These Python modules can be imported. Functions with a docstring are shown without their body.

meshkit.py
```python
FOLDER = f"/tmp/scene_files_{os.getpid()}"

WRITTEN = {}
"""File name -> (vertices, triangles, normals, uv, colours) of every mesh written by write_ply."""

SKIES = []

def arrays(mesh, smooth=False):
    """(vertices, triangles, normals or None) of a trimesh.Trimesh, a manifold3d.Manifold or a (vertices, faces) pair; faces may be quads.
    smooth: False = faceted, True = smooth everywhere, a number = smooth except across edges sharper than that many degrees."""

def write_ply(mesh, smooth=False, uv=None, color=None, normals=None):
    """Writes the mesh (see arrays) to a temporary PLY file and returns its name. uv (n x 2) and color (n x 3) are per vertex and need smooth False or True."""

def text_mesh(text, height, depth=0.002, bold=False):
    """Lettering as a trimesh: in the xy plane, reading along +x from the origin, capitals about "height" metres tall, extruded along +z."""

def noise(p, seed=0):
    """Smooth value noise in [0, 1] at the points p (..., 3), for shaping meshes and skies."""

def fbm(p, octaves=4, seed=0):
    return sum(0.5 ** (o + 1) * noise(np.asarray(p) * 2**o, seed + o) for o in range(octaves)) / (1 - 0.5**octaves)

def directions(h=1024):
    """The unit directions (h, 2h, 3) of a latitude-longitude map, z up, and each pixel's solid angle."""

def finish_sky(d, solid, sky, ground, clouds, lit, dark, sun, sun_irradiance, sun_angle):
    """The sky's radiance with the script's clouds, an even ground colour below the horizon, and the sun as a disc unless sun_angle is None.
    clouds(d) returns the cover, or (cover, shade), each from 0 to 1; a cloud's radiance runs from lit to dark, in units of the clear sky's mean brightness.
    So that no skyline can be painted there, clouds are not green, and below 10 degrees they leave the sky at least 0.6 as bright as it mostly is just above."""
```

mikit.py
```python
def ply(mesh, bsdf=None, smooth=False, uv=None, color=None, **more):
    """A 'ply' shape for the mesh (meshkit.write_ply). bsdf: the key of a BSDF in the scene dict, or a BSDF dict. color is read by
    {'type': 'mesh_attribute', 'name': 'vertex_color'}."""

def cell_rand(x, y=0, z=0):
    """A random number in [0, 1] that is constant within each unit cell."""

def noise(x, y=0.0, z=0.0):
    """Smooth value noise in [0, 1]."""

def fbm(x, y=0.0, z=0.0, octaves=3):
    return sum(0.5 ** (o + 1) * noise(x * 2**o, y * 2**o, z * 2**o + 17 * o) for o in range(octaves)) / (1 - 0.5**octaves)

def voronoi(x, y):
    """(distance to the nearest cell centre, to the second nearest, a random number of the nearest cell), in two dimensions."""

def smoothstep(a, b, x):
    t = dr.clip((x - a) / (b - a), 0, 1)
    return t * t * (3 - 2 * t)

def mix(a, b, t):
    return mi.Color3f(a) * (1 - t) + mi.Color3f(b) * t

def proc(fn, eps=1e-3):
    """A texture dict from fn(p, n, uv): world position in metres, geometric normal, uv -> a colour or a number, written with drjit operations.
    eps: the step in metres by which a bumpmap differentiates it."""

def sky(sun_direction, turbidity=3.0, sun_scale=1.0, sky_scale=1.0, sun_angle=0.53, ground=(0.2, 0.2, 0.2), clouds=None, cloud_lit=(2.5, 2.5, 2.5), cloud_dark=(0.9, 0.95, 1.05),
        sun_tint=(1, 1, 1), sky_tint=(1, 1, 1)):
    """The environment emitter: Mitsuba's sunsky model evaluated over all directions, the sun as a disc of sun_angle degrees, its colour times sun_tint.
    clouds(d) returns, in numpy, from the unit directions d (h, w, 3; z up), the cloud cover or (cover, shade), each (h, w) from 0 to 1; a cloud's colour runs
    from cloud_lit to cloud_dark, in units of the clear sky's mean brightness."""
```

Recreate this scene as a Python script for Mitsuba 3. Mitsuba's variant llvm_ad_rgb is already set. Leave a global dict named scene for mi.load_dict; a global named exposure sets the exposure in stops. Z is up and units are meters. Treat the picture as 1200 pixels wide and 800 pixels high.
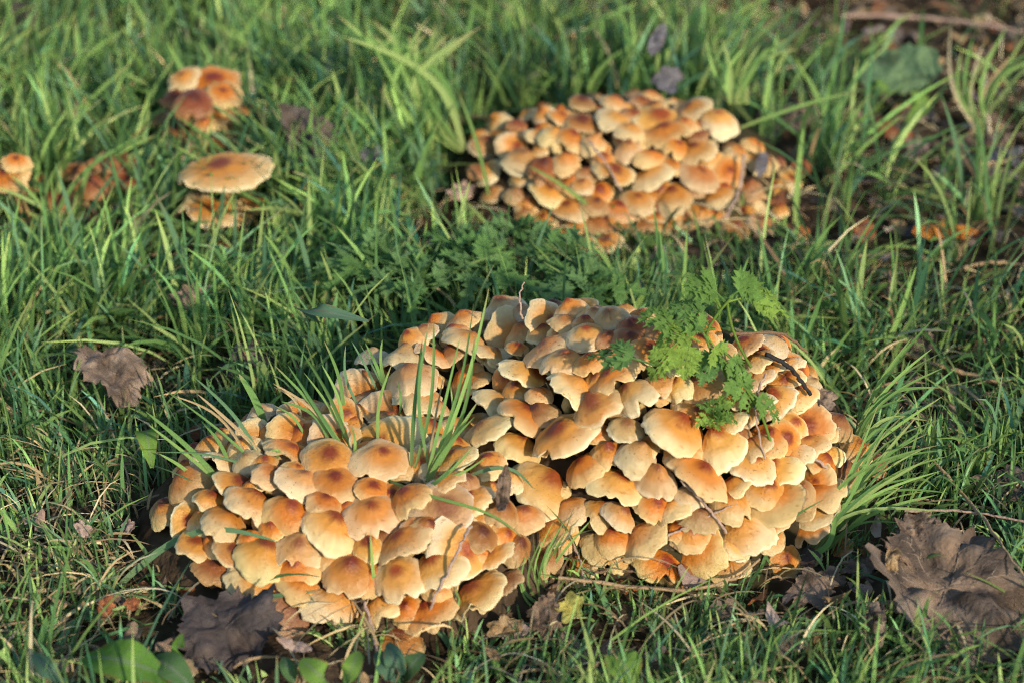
import math, numpy as np, trimesh, mitsuba as mi, mikit, meshkit
import drjit as dr
from mikit import ply, proc, fbm, noise, mix, smoothstep
T = mi.ScalarTransform4f
scene, labels = {'type': 'scene'}, {}
rng = np.random.default_rng(7)

# ---------------------------------------------------------------- camera, sky, sun, exposure
PITCH, CAM_H, FPX = math.radians(25.0), 0.80, 2700.0          # FPX: focal length in pixels of a 1200 x 800 picture
EYE = np.array([0.0, 0.0, CAM_H])
FWD = np.array([0, math.cos(PITCH), -math.sin(PITCH)])
RIGHT, UP = np.array([1.0, 0, 0]), np.array([0, math.sin(PITCH), math.cos(PITCH)])
scene['camera'] = {
    'type': 'thinlens', 'fov': 2 * math.degrees(math.atan(600 / FPX)), 'fov_axis': 'x',
    'to_world': T().look_at(origin=EYE.tolist(), target=(EYE + FWD).tolist(), up=[0, 0, 1]),
    'aperture_radius': 0.0068, 'focus_distance': 1.60, 'near_clip': 0.05, 'far_clip': 600.0}
SUN_AZ, SUN_EL = math.radians(29), math.radians(21)             # azimuth: to the right of straight behind the camera
SUN = [math.sin(SUN_AZ) * math.cos(SUN_EL), -math.cos(SUN_AZ) * math.cos(SUN_EL), math.sin(SUN_EL)]
scene['sky'] = mikit.sky(SUN, turbidity=3, sun_angle=1.6, sun_scale=0.9, sun_tint=(0.84, 0.98, 1.30), sky_scale=1.55, ground=(0.08, 0.09, 0.05))
exposure = 2.28

# ---------------------------------------------------------------- helpers
def norm(v): return v / (np.linalg.norm(v, axis=-1, keepdims=True) + 1e-12)
def ray(u, v):
    return norm(FWD * FPX + RIGHT * (u - 600.0) - UP * (v - 400.0))
COUNT = {}
def key_for(name, parent=None):
    base = (parent + '__' if parent else '') + name
    n = COUNT.get(base, 0); COUNT[base] = n + 1
    return base if n == 0 else f'{base}_{n:03d}'
def tag(key, label=None, cat=None, group=None, kind=None):
    d = labels.setdefault(key, {})
    for k, x in (('label', label), ('category', cat), ('group', group), ('kind', kind)):
        if x: d[k] = x
    return key
def thing(name, label, cat, group=None): return tag(key_for(name), label, cat, group)
def part(name, parent, mesh, bsdf, smooth=True, color=None, uv=None, label=None):
    k = key_for(name, parent)
    scene[k] = ply(mesh, bsdf, smooth=smooth, color=color, uv=uv)
    if label: tag(k, label)
    return k
def grid_faces(n, m, closed=False):
    """quads of an n x m vertex grid (row-major), columns wrapping when closed"""
    i, j = np.meshgrid(np.arange(n - 1), np.arange(m if closed else m - 1), indexing='ij')
    a, b = i * m + j, i * m + (j + 1) % m
    return np.stack([a, b, b + m, a + m], -1).reshape(-1, 4)
def tube(pts, rad, sides=7):
    p = np.asarray(pts, float); n = len(p); t = norm(np.gradient(p, axis=0))
    ref = np.array([0.31, 0.77, 0.55]); a = norm(np.cross(t, ref)); b = np.cross(t, a)
    ang = np.arange(sides) * 2 * np.pi / sides
    rad = np.broadcast_to(rad, (n,))
    v = (p[:, None] + rad[:, None, None] * (np.cos(ang)[None, :, None] * a[:, None] + np.sin(ang)[None, :, None] * b[:, None])).reshape(-1, 3)
    f = grid_faces(n, sides, True); f = np.vstack([f[:, [0, 1, 2]], f[:, [0, 2, 3]]])
    v = np.vstack([v, p[:1], p[-1:]]); c0, c1 = n * sides, n * sides + 1
    k = np.arange(sides); kn = (k + 1) % sides
    f = np.vstack([f, np.stack([np.full(sides, c0), kn, k], -1), np.stack([np.full(sides, c1), (n - 1) * sides + k, (n - 1) * sides + kn], -1)])
    return v, f
def spline(pts, n):
    """smooth curve through a few points"""
    from scipy.interpolate import CubicSpline, interp1d
    p = np.asarray(pts, float); s = np.r_[0, np.cumsum(np.linalg.norm(np.diff(p, axis=0), axis=1))]
    q = np.linspace(0, s[-1], n)
    return CubicSpline(s, p, bc_type='natural')(q) if len(p) > 2 else interp1d(s, p, axis=0)(q)

# ---------------------------------------------------------------- the lie of the land
# clumps of mushrooms: (x, y, rx, ry, height)
DOMES = {'right': [(0.105, 1.480, 0.152, 0.165, 0.150), (-0.035, 1.53, 0.105, 0.10, 0.105), (0.158, 1.50, 0.098, 0.12, 0.118)],
         'left': [(-0.120, 1.395, 0.142, 0.138, 0.088), (-0.055, 1.37, 0.10, 0.12, 0.090)],
         'bridge': [(-0.010, 1.425, 0.075, 0.095, 0.080), (-0.075, 1.475, 0.080, 0.070, 0.088)],
         'rear': [(0.085, 2.08, 0.150, 0.150, 0.088), (0.155, 2.08, 0.115, 0.130, 0.085)],
         'small': [(-0.285, 2.15, 0.05, 0.05, 0.05)]}
def dome_height(x, y, which=('right', 'left', 'bridge', 'rear')):
    h = np.zeros(np.broadcast(x, y).shape)
    for w in which:
        for cx, cy, rx, ry, hh in DOMES[w]:
            q = ((x - cx) / rx) ** 2 + ((y - cy) / ry) ** 2
            h = np.maximum(h, hh * np.clip(1 - q, 0, 1) ** 0.55)
    return h
def ground_z(x, y):
    p = np.stack([x * 1.0, y * 1.0, np.zeros_like(x)], -1)
    near = np.exp(-((x / 3) ** 2 + ((y - 2) / 3) ** 2))
    z = near * (0.030 * (meshkit.fbm(p * 3.0, 3, 3) - 0.5) + 0.012 * (meshkit.fbm(p * 22.0, 3, 9) - 0.5))
    inside = dome_height(x, y)
    return z * np.exp(-inside / 0.03) + inside * 0.70
def surface_hit(u, v, fn, lift=0.0, t0=0.9, t1=4.5):
    """the nearest point of the ray through a pixel with the height field fn (or where it passes nearest)"""
    d = ray(u, v); t = np.linspace(t0, t1, 1200); p = EYE + t[:, None] * d
    g = p[:, 2] - fn(p[:, 0], p[:, 1]) - lift
    below = np.nonzero(g < 0)[0]
    return t[below[0]] if len(below) else t[np.argmin(g)]
def clump_hit(u, v, which):
    """the ray's first point on a clump; beside the clump's outline, where it passes closest to it"""
    names = ('rear',) if which == 'rear' else ('left', 'right', 'bridge')
    t = surface_hit(u, v, lambda x, y: dome_height(x, y, names)); p = EYE + t * ray(u, v)
    if dome_height(p[0], p[1], names) > 0.006: return t
    ts = np.linspace(0.9, 3.2, 900); p = EYE + ts[:, None] * ray(u, v); best = np.full(len(ts), 9.0)
    for w in ((which,) if which == 'rear' else names):
        for cx, cy, rx, ry, hh in DOMES[w]:
            best = np.minimum(best, ((p[:, 0] - cx) / rx) ** 2 + ((p[:, 1] - cy) / ry) ** 2 + (np.maximum(p[:, 2], 0) / hh) ** 2)
    best[p[:, 2] < 0.012] = 99
    return ts[np.argmin(best)]
def ground_at(u, v, lift=0.0):
    t = surface_hit(u, v, ground_z, lift); return EYE + t * ray(u, v)

def level(u, v, z):
    d = ray(u, v); return EYE + d * (z - CAM_H) / d[2]

# ---------------------------------------------------------------- materials
def attr(): return {'type': 'mesh_attribute', 'name': 'vertex_color'}
def soil_colour(p, n, uv):
    a = fbm(p.x * 38, p.y * 38, p.z * 38, 4); b = fbm(p.x * 9 + 3, p.y * 9, 1.7, 3); c = noise(p.x * 420, p.y * 420, p.z * 420)
    col = mix([0.030, 0.020, 0.013], [0.105, 0.072, 0.047], smoothstep(0.3, 0.75, a))
    col = mix(col, [0.045, 0.050, 0.020], smoothstep(0.5, 0.7, b) * 0.6)
    return mix(col, [0.17, 0.125, 0.085], smoothstep(0.80, 0.95, c) * 0.7)
scene['soil_mat'] = {'type': 'bumpmap', 'arbitrary': proc(lambda p, n, uv: fbm(p.x * 160, p.y * 160, p.z * 160, 4), 4e-4), 'scale': 0.004,
                     'bsdf': {'type': 'diffuse', 'reflectance': proc(soil_colour)}}
cap_bump = proc(lambda p, n, uv: fbm(p.x * 700, p.y * 700, p.z * 700, 2) + 1.4 * fbm(p.x * 130, p.y * 130, p.z * 130, 2), 2e-4)
def specks(p, n, uv):      # flecks of soil, veil and spore dust stuck to the caps
    return smoothstep(0.76, 0.88, noise(p.x * 900, p.y * 900, p.z * 900)) * smoothstep(0.50, 0.74, fbm(p.x * 48, p.y * 48, p.z * 48, 2)) * 0.55
scene['cap_mat'] = {'type': 'twosided', 'bsdf': {'type': 'bumpmap', 'arbitrary': cap_bump, 'scale': 0.0006, 'bsdf': {'type': 'blendbsdf', 'weight': proc(specks),
                    'bsdf_0': {'type': 'principled', 'base_color': attr(), 'roughness': 0.54, 'specular': 0.38, 'flatness': 0.4},
                    'bsdf_1': {'type': 'diffuse', 'reflectance': {'type': 'rgb', 'value': [0.13, 0.075, 0.035]}}}}}
scene['gill_mat'] = {'type': 'twosided', 'bsdf': {'type': 'principled', 'base_color': attr(), 'roughness': 0.8, 'specular': 0.2}}
scene['stem_mat'] = {'type': 'principled', 'roughness': 0.7, 'specular': 0.2, 'base_color': proc(
    lambda p, n, uv: mix([0.20, 0.09, 0.03], [0.48, 0.36, 0.16], smoothstep(0.25, 0.7, fbm(p.x * 90, p.y * 90, p.z * 45, 3))))}
scene['blade_mat'] = {'type': 'principledthin', 'base_color': attr(), 'roughness': 0.32, 'diff_trans': 0.75, 'eta': 1.5, 'spec_trans': 0.0}
scene['leaf_green_mat'] = {'type': 'principledthin', 'base_color': attr(), 'roughness': 0.42, 'diff_trans': 0.6, 'eta': 1.4, 'spec_trans': 0.0}
scene['straw_mat'] = {'type': 'twosided', 'bsdf': {'type': 'principled', 'base_color': attr(), 'roughness': 0.7, 'specular': 0.25}}
scene['dead_leaf_mat'] = {'type': 'twosided', 'bsdf': {'type': 'bumpmap', 'arbitrary': proc(lambda p, n, uv: fbm(p.x * 330, p.y * 330, p.z * 330, 3), 3e-4), 'scale': 0.0016,
                    'bsdf': {'type': 'principled', 'base_color': attr(), 'roughness': 0.75, 'specular': 0.25}}}
scene['twig_mat'] = {'type': 'bumpmap', 'arbitrary': proc(lambda p, n, uv: fbm(p.x * 300, p.y * 300, p.z * 300, 3), 3e-4), 'scale': 0.002,
                     'bsdf': {'type': 'principled', 'base_color': attr(), 'roughness': 0.75, 'specular': 0.25}}

# ---------------------------------------------------------------- ground
def make_ground():
    def axis(lo, hi, step, far):
        mid = np.arange(lo, hi + 1e-6, step)
        out = np.geomspace(step * 2, far, 26)
        return np.r_[(lo - out)[::-1], mid, hi + out]
    xs, ys = axis(-0.9, 0.9, 0.009, 400), axis(0.9, 3.1, 0.009, 400)
    X, Y = np.meshgrid(xs, ys); Z = ground_z(X, Y)
    scene['ground'] = ply((np.stack([X, Y, Z], -1).reshape(-1, 3), grid_faces(len(ys), len(xs))), 'soil_mat', smooth=True)
    tag('ground', 'dark crumbly soil under the grass', kind='structure')
make_ground()
# ---------------------------------------------------------------- mushrooms
# every cap seen in a clump: centre x y, width, height, centre of the umbo (0 0: not seen), colour and shape letters
# colours: c cream, t tan, o orange, b brown, r red brown, g pale grey tan;  shapes: f flat, p pleated margin, n notched, u upturned rim, w very wavy, k tall
CAPS = {}
CAPS['left'] = '''
305 483 36 26 0 0 g;293 503 42 34 303 509 t;260 508 22 16 0 0 t;247 522 34 26 0 0 tw;233 534 24 28 0 0 g;256 540 46 30 268 534 tw
286 522 36 22 0 0 t;292 542 38 42 0 0 gp;310 541 28 28 0 0 tp;340 478 52 38 358 490 t;330 500 52 38 344 508 t;331 524 58 46 346 522 ow
347 549 28 24 348 545 o;318 562 48 38 326 550 o;222 566 58 34 0 0 b;268 568 58 34 287 560 t;346 564 62 50 361 554 tw;295 569 24 20 0 0 t
377 505 48 44 393 508 tw;402 485 38 38 411 484 t;413 460 62 46 432 462 t;458 473 64 42 462 483 t;452 508 80 46 448 524 cw
437 418 36 36 0 0 g;475 420 48 42 0 0 gw;482 443 60 26 0 0 gw;490 465 52 36 492 458 o;427 443 26 16 0 0 b;513 478 28 32 0 0 gp
503 527 44 50 489 541 cpu;385 538 62 52 386 524 t;442 543 64 44 442 528 tn;394 568 54 34 395 556 o;385 589 44 24 388 582 o
438 573 40 30 440 566 o;436 604 66 58 436 589 t;388 624 68 58 396 604 t;337 605 54 50 341 587 ow;478 582 52 52 471 573 opn
520 567 46 38 514 558 t;308 657 62 50 313 636 t;352 648 58 50 354 627 tw;213 611 46 54 226 613 c;193 602 36 34 0 0 b
247 591 38 30 255 577 t;260 616 56 46 272 600 t;294 592 56 48 303 577 tn;228 646 54 38 240 633 t;270 649 46 34 278 638 bw
293 632 28 18 0 0 o;317 622 28 28 317 612 o;252 670 48 28 254 660 r;298 691 58 52 306 671 t;353 693 48 38 356 682 o
346 720 58 24 350 712 rf;391 717 62 52 399 696 tn;410 678 60 56 410 655 tn;433 643 36 36 434 629 t;477 639 60 42 465 624 t
465 681 62 48 461 662 c;512 671 62 48 506 652 cp;448 716 56 40 442 700 tn;502 718 64 46 497 707 on;540 643 76 68 545 633 cf
583 646 48 54 570 642 tn;517 598 66 26 515 588 gf;560 588 50 44 546 578 tp;559 701 72 48 549 684 tpn;593 684 38 28 588 676 bp
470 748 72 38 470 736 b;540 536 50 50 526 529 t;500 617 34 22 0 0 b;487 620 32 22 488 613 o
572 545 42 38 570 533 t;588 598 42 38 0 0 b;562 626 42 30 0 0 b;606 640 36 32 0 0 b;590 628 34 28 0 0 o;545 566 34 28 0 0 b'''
CAPS['right'] = '''
498 388 28 24 0 0 g;482 399 38 24 0 0 t;540 395 56 60 556 391 tk;592 386 58 44 603 387 t;588 361 46 36 0 0 gn;612 366 30 32 0 0 g
508 414 42 36 512 410 o;572 414 50 32 582 408 t;607 408 24 22 608 402 o;557 450 48 36 549 440 o;637 373 48 38 646 373 t;668 363 38 28 0 0 t
663 379 32 30 664 370 b;697 368 26 24 0 0 g;717 373 40 44 0 0 gk;687 378 28 18 0 0 b;687 396 42 34 686 384 cn;742 384 36 24 0 0 r
713 396 28 20 0 0 r;740 397 36 24 0 0 r;645 403 62 54 638 398 o;663 428 50 44 663 412 cn;605 439 68 58 628 428 cw;667 460 60 48 681 444 t
692 428 38 38 688 415 o;718 444 52 46 712 435 on;707 482 58 52 690 463 tn;743 467 54 46 735 450 cn;773 451 36 32 770 440 tw;798 456 36 34 794 444 cw
780 504 72 66 803 488 c;735 505 38 34 738 492 g;713 532 38 44 712 518 tw;748 538 46 48 756 519 t;687 544 50 58 680 537 o
662 514 74 56 655 496 tn;637 575 78 72 650 555 c;770 562 46 62 772 546 tk;815 557 68 62 830 545 tw;723 572 60 46 725 558 tn
580 476 74 38 605 468 t;615 491 64 42 625 478 o;573 508 56 38 565 493 gn;608 528 50 40 615 512 t;632 463 28 28 633 455 o
599 568 30 46 602 552 c;673 596 46 56 660 588 tw;695 611 42 58 709 590 t;723 606 42 40 733 592 t;652 626 64 36 640 610 tp
615 608 38 38 614 595 o;713 646 52 50 718 630 tp;757 623 62 70 746 620 ow;775 661 56 48 778 650 on;793 596 42 32 783 590 tw
798 626 30 42 800 612 o;675 666 68 46 668 650 op;735 682 44 22 737 676 r;640 656 36 26 0 0 b;807 583 34 26 0 0 g;863 571 38 30 856 562 t
823 641 62 52 812 640 obw;873 623 60 64 870 607 cp;847 662 52 34 845 655 op;907 589 68 46 905 576 ou;920 647 50 46 923 651 owf
820 606 40 34 0 0 bp;908 614 32 26 906 606 o;797 672 40 24 0 0 b;812 426 38 28 806 418 o;833 458 64 54 816 440 o;877 404 46 36 868 396 op
907 403 36 26 0 0 g;888 424 38 30 884 416 c;905 433 30 28 900 424 t;890 444 30 26 886 436 c;928 428 26 24 924 420 t;928 444 30 24 926 436 t
914 466 44 52 903 455 c;940 464 34 42 934 452 t;953 451 24 22 0 0 g;885 478 54 32 874 470 c;845 524 58 68 835 504 c;858 500 38 32 850 490 c
882 517 42 54 876 515 bp;917 507 40 48 925 510 o;950 524 44 44 940 514 t;948 493 54 38 944 497 on;963 511 40 28 958 506 o
882 549 54 40 885 533 c;920 553 48 48 905 537 c;934 538 42 36 926 526 t;958 559 40 36 955 560 of;972 539 32 46 966 524 c
955 581 64 36 950 573 o;1000 555 30 46 0 0 gp;1018 541 38 30 0 0 r;985 578 34 30 984 570 o;953 601 54 36 950 592 cu;948 621 48 38 944 610 o
975 610 34 30 972 602 o;975 643 42 26 972 636 bp;948 647 28 32 946 638 c
762 412 46 36 764 402 o;788 428 40 34 784 420 t;800 402 40 30 0 0 t;842 418 44 36 838 408 o;826 400 36 28 0 0 t;736 422 40 34 738 412 o;856 446 34 28 850 438 t;772 392 36 28 0 0 b'''
CAPS['rear'] = '''
585 143 26 24 0 0 t;605 146 26 22 606 141 r;637 133 28 16 0 0 t;651 138 34 26 661 132 o;683 121 36 26 686 114 b;720 121 34 28 723 112 o
683 139 42 30 684 136 b;711 143 48 28 723 133 c;560 171 36 36 573 160 t;593 168 42 42 604 171 t;625 159 30 28 633 153 t;640 166 38 36 653 150 t
660 166 42 34 672 153 o;695 172 34 40 697 158 o;732 157 40 30 742 147 t;563 199 42 38 571 195 r;605 194 50 38 618 177 t;630 204 44 44 642 185 r
663 198 38 40 664 180 on;707 188 30 28 708 180 o;687 204 26 24 688 197 b;683 218 30 26 684 211 t;718 204 46 32 722 194 t;643 230 48 28 646 220 t
577 228 30 24 0 0 b;605 229 30 30 607 220 b;752 119 30 20 753 114 r;742 133 26 20 743 128 r;768 127 30 18 0 0 b;773 138 66 30 775 130 c
813 129 48 30 810 120 t;843 146 54 36 845 132 c;803 148 34 30 802 138 o;778 160 58 38 776 147 on;737 177 34 36 737 165 t;760 188 38 28 765 178 o
790 174 38 30 795 164 o;818 160 28 20 816 156 r;825 178 54 36 812 170 t;863 178 28 24 0 0 t;787 196 32 22 790 190 on;767 209 50 30 762 199 t
817 204 54 44 822 198 ow;855 199 44 46 857 200 ow;787 235 54 38 785 222 tp;812 222 30 26 812 213 b;847 233 42 30 838 222 tp;895 191 36 34 890 182 o
918 206 34 34 928 211 c;913 226 46 30 903 213 cp;880 223 32 38 880 212 r;872 253 38 28 870 243 t;892 244 26 22 890 236 t;915 250 22 28 914 240 t
893 264 40 28 896 256 o;802 260 32 28 800 250 b;835 257 40 30 834 246 o;912 189 18 16 0 0 r;940 272 20 24 0 0 o;668 248 46 26 668 238 t
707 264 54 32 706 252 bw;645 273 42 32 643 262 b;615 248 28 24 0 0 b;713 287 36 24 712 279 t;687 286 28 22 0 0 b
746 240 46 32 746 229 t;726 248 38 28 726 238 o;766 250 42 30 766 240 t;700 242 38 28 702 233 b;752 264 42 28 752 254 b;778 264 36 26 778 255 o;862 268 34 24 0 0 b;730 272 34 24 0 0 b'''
CENTRE = {'right': (0.10, 1.49), 'left': (-0.10, 1.40), 'rear': (0.12, 2.08)}
PIGMENT = {  # umbo, middle, margin (linear)
    'c': ((0.260, 0.048, 0.008), (0.600, 0.290, 0.062), (0.680, 0.530, 0.300)),
    't': ((0.180, 0.032, 0.007), (0.530, 0.215, 0.036), (0.620, 0.450, 0.225)),
    'o': ((0.190, 0.028, 0.005), (0.520, 0.160, 0.018), (0.600, 0.400, 0.170)),
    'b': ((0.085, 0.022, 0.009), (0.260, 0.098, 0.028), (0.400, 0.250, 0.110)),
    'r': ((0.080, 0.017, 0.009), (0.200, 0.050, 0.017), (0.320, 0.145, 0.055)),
    'g': ((0.230, 0.095, 0.036), (0.430, 0.280, 0.130), (0.520, 0.420, 0.280))}
NA, NR = 56, 18
def cap_mesh(R, H, flags, seed, pig, stretch_dir=0.0):
    """top, gills (vertices, faces, colours) of one cap: axis +z, margin ring near z = 0, apex at z = H"""
    r_ = np.random.default_rng(seed)
    th = np.arange(NA) * 2 * np.pi / NA
    t = np.linspace(0, 1, NR) ** 0.9; t[0] = 0
    TT, TH = np.meshgrid(t, th, indexing='ij')
    phi = TT * np.pi / 2 * (0.92 if 'f' in flags else r_.uniform(0.90, 1.06))
    rr = np.sin(np.minimum(phi, np.pi / 2)) + np.where(phi > np.pi / 2, np.sin(phi) - 1, 0)
    dome = np.cos(phi)
    cone = r_.uniform(0.24, 0.52)
    z = (1 - cone) * dome + cone * (1 - TT) ** 1.05
    z = z + r_.uniform(0.03, 0.10) * np.exp(-(TT / 0.2) ** 2) - 0.05 * np.exp(-((TT - 0.36) / 0.12) ** 2)
    wv = TT ** 2.6
    amp = 1.9 if 'w' in flags else 1.0
    lob = np.zeros_like(th); up_ = np.zeros_like(th)
    for k in range(2, 8):
        lob += r_.normal(0, 0.036 * amp / k ** 0.6) * np.sin(k * th + r_.uniform(0, 6.3))
        up_ += r_.normal(0, 0.062 * amp / k ** 0.5) * np.sin(k * th + r_.uniform(0, 6.3))
    for k in range(9, 20):
        lob += r_.normal(0, 0.008) * np.sin(k * th + r_.uniform(0, 6.3)); up_ += r_.normal(0, 0.008) * np.sin(k * th + r_.uniform(0, 6.3))
    if 'p' in flags:
        k = r_.integers(13, 19)
        wob = th + 0.12 * np.sin(3 * th + r_.uniform(0, 6))
        up_ += 0.045 * np.sin(k * wob); lob += 0.04 * np.abs(np.sin(k * wob / 2))
    if 'u' in flags: up_ += 0.30 * np.maximum(0, np.cos(th - r_.uniform(-0.5, 0.9)))
    if 'n' in flags or r_.random() < 0.36:
        for _ in range(r_.integers(1, 3)):
            a = -np.pi / 2 + r_.uniform(-0.9, 0.9); d = (th - a + np.pi) % (2 * np.pi) - np.pi
            cut = np.exp(-(d / r_.uniform(0.08, 0.15)) ** 2); lob -= r_.uniform(0.10, 0.30) * cut; up_ += r_.uniform(0.1, 0.28) * np.exp(-(d / 0.2) ** 2)
    rad = rr * (1 + lob[None] * wv)
    zz = z + up_[None] * wv * (R / H)
    if r_.random() < 0.45: zz = zz + r_.uniform(0.04, 0.12) * np.clip((TT - 0.78) / 0.22, 0, 1) ** 1.5 * (0.6 + 0.6 * np.sin(2 * TH + r_.uniform(0, 6)))
    ell = 1 + r_.uniform(-0.15, 0.15)
    a = r_.uniform(0, 3.1)
    x, y = rad * np.cos(TH), rad * np.sin(TH)
    xr, yr = x * np.cos(a) + y * np.sin(a), -x * np.sin(a) + y * np.cos(a)
    xr *= ell; yr /= ell
    x, y = xr * np.cos(a) - yr * np.sin(a), xr * np.sin(a) + yr * np.cos(a)
    V = np.stack([x * R, y * R, zz * H], -1)
    # soft dents all over
    q = V / R
    dent = meshkit.fbm(q * 1.35 + seed * 3.1, 2, 5) - 0.5
    dir_ = norm(np.stack([x, y, 0.6 * np.ones_like(x)], -1))
    V = V + dir_ * (dent * (0.24 if 'w' in flags else 0.15) * R * np.clip(TT * 2.2, 0.15, 1))[..., None]
    wr = meshkit.fbm(q * 5.5 + seed * 0.7, 3, 21) - 0.5
    V = V + dir_ * (wr * R * (0.035 + 0.05 * np.exp(-(TT / 0.35) ** 2)))[..., None]
    V[0] = V[0].mean(0)
    # pigment: dark umbo, orange disc, pale margin, blotches and fibres
    fib = meshkit.fbm(np.stack([np.cos(TH) * 6, np.sin(TH) * 6, TT * 1.3 + seed], -1), 3, 2) - 0.5
    blot = meshkit.fbm(q * 2.6 + seed * 1.7, 4, 8) - 0.5
    off = r_.uniform(-0.10, 0.10); ox, oy = r_.normal(0, 0.10, 2)
    rho = np.hypot(x - ox, y - oy); rho = rho + (0.17 * fib + 0.30 * blot) * np.clip(rho * 1.6 + 0.25, 0, 1) + off
    def ss(a, b, v): s = np.clip((v - a) / (b - a), 0, 1); return s * s * (3 - 2 * s)
    c0, c1, c2 = (np.array(c) for c in pig)
    k0 = r_.uniform(0.75, 1.15)
    m1 = ss(0.10, 0.45 * k0, rho)[..., None]; m2 = ss(0.47 * k0, 1.04, rho)[..., None]
    col = c0 * (1 - m1) + c1 * m1; col = col * (1 - m2) + c2 * m2
    col = col * (1 + 0.16 * fib[..., None] + r_.uniform(-0.07, 0.07))
    spots = (meshkit.noise(q * 9 + seed, 4) > 0.86)[..., None] * (r_.random() < 0.6)
    col = np.where(spots, col * np.array([0.72, 0.62, 0.5]), col)
    pale = np.clip((TT - 0.80 - 0.15 * blot) / 0.14, 0, 1)[..., None]; col = col * (1 - pale) + pale * np.clip(c2 * np.array([1.18, 1.30, 1.50]), 0, 0.8) * (1 + 0.2 * fib[..., None])
    edge = (TT > 0.965)[..., None]
    col = np.where(edge, col * 0.55 + np.array([0.30, 0.22, 0.13]) * 0.55, col)
    # rolled-under margin and gills
    rim = V[-1]; cen = np.array([0, 0, 0.42 * H])
    lip = rim + (cen - rim) * 0.05 - np.array([0, 0, 0.035 * R])
    V = np.concatenate([V, lip[None]]); col = np.concatenate([col, (col[-1] * 0.8)[None]])
    top = (V.reshape(-1, 3), grid_faces(NR + 1, NA, True))
    S = np.array([0.0, 0.12, 0.4, 0.8])
    rid = 1 - 0.05 * (np.arange(NA) % 2)
    G = np.stack([lip + (cen - lip) * s * np.array([1, 1, 0.8]) + np.array([0, 0, 0.05 * H * (s > 0)]) - np.array([0, 0, 0.03 * R]) * ((np.arange(NA) % 2) * (s > 0))[:, None] for s in S])
    gc = np.array([0.20, 0.135, 0.075]) * r_.uniform(0.7, 1.1) * np.where(np.arange(NA) % 2, 0.8, 1.1)[:, None]
    gcol = np.broadcast_to(gc, G.shape)
    return top, np.clip(col, 0.01, 0.92).reshape(-1, 3), (G.reshape(-1, 3), grid_faces(len(S), NA, True)[:, ::-1]), gcol.reshape(-1, 3)
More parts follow.
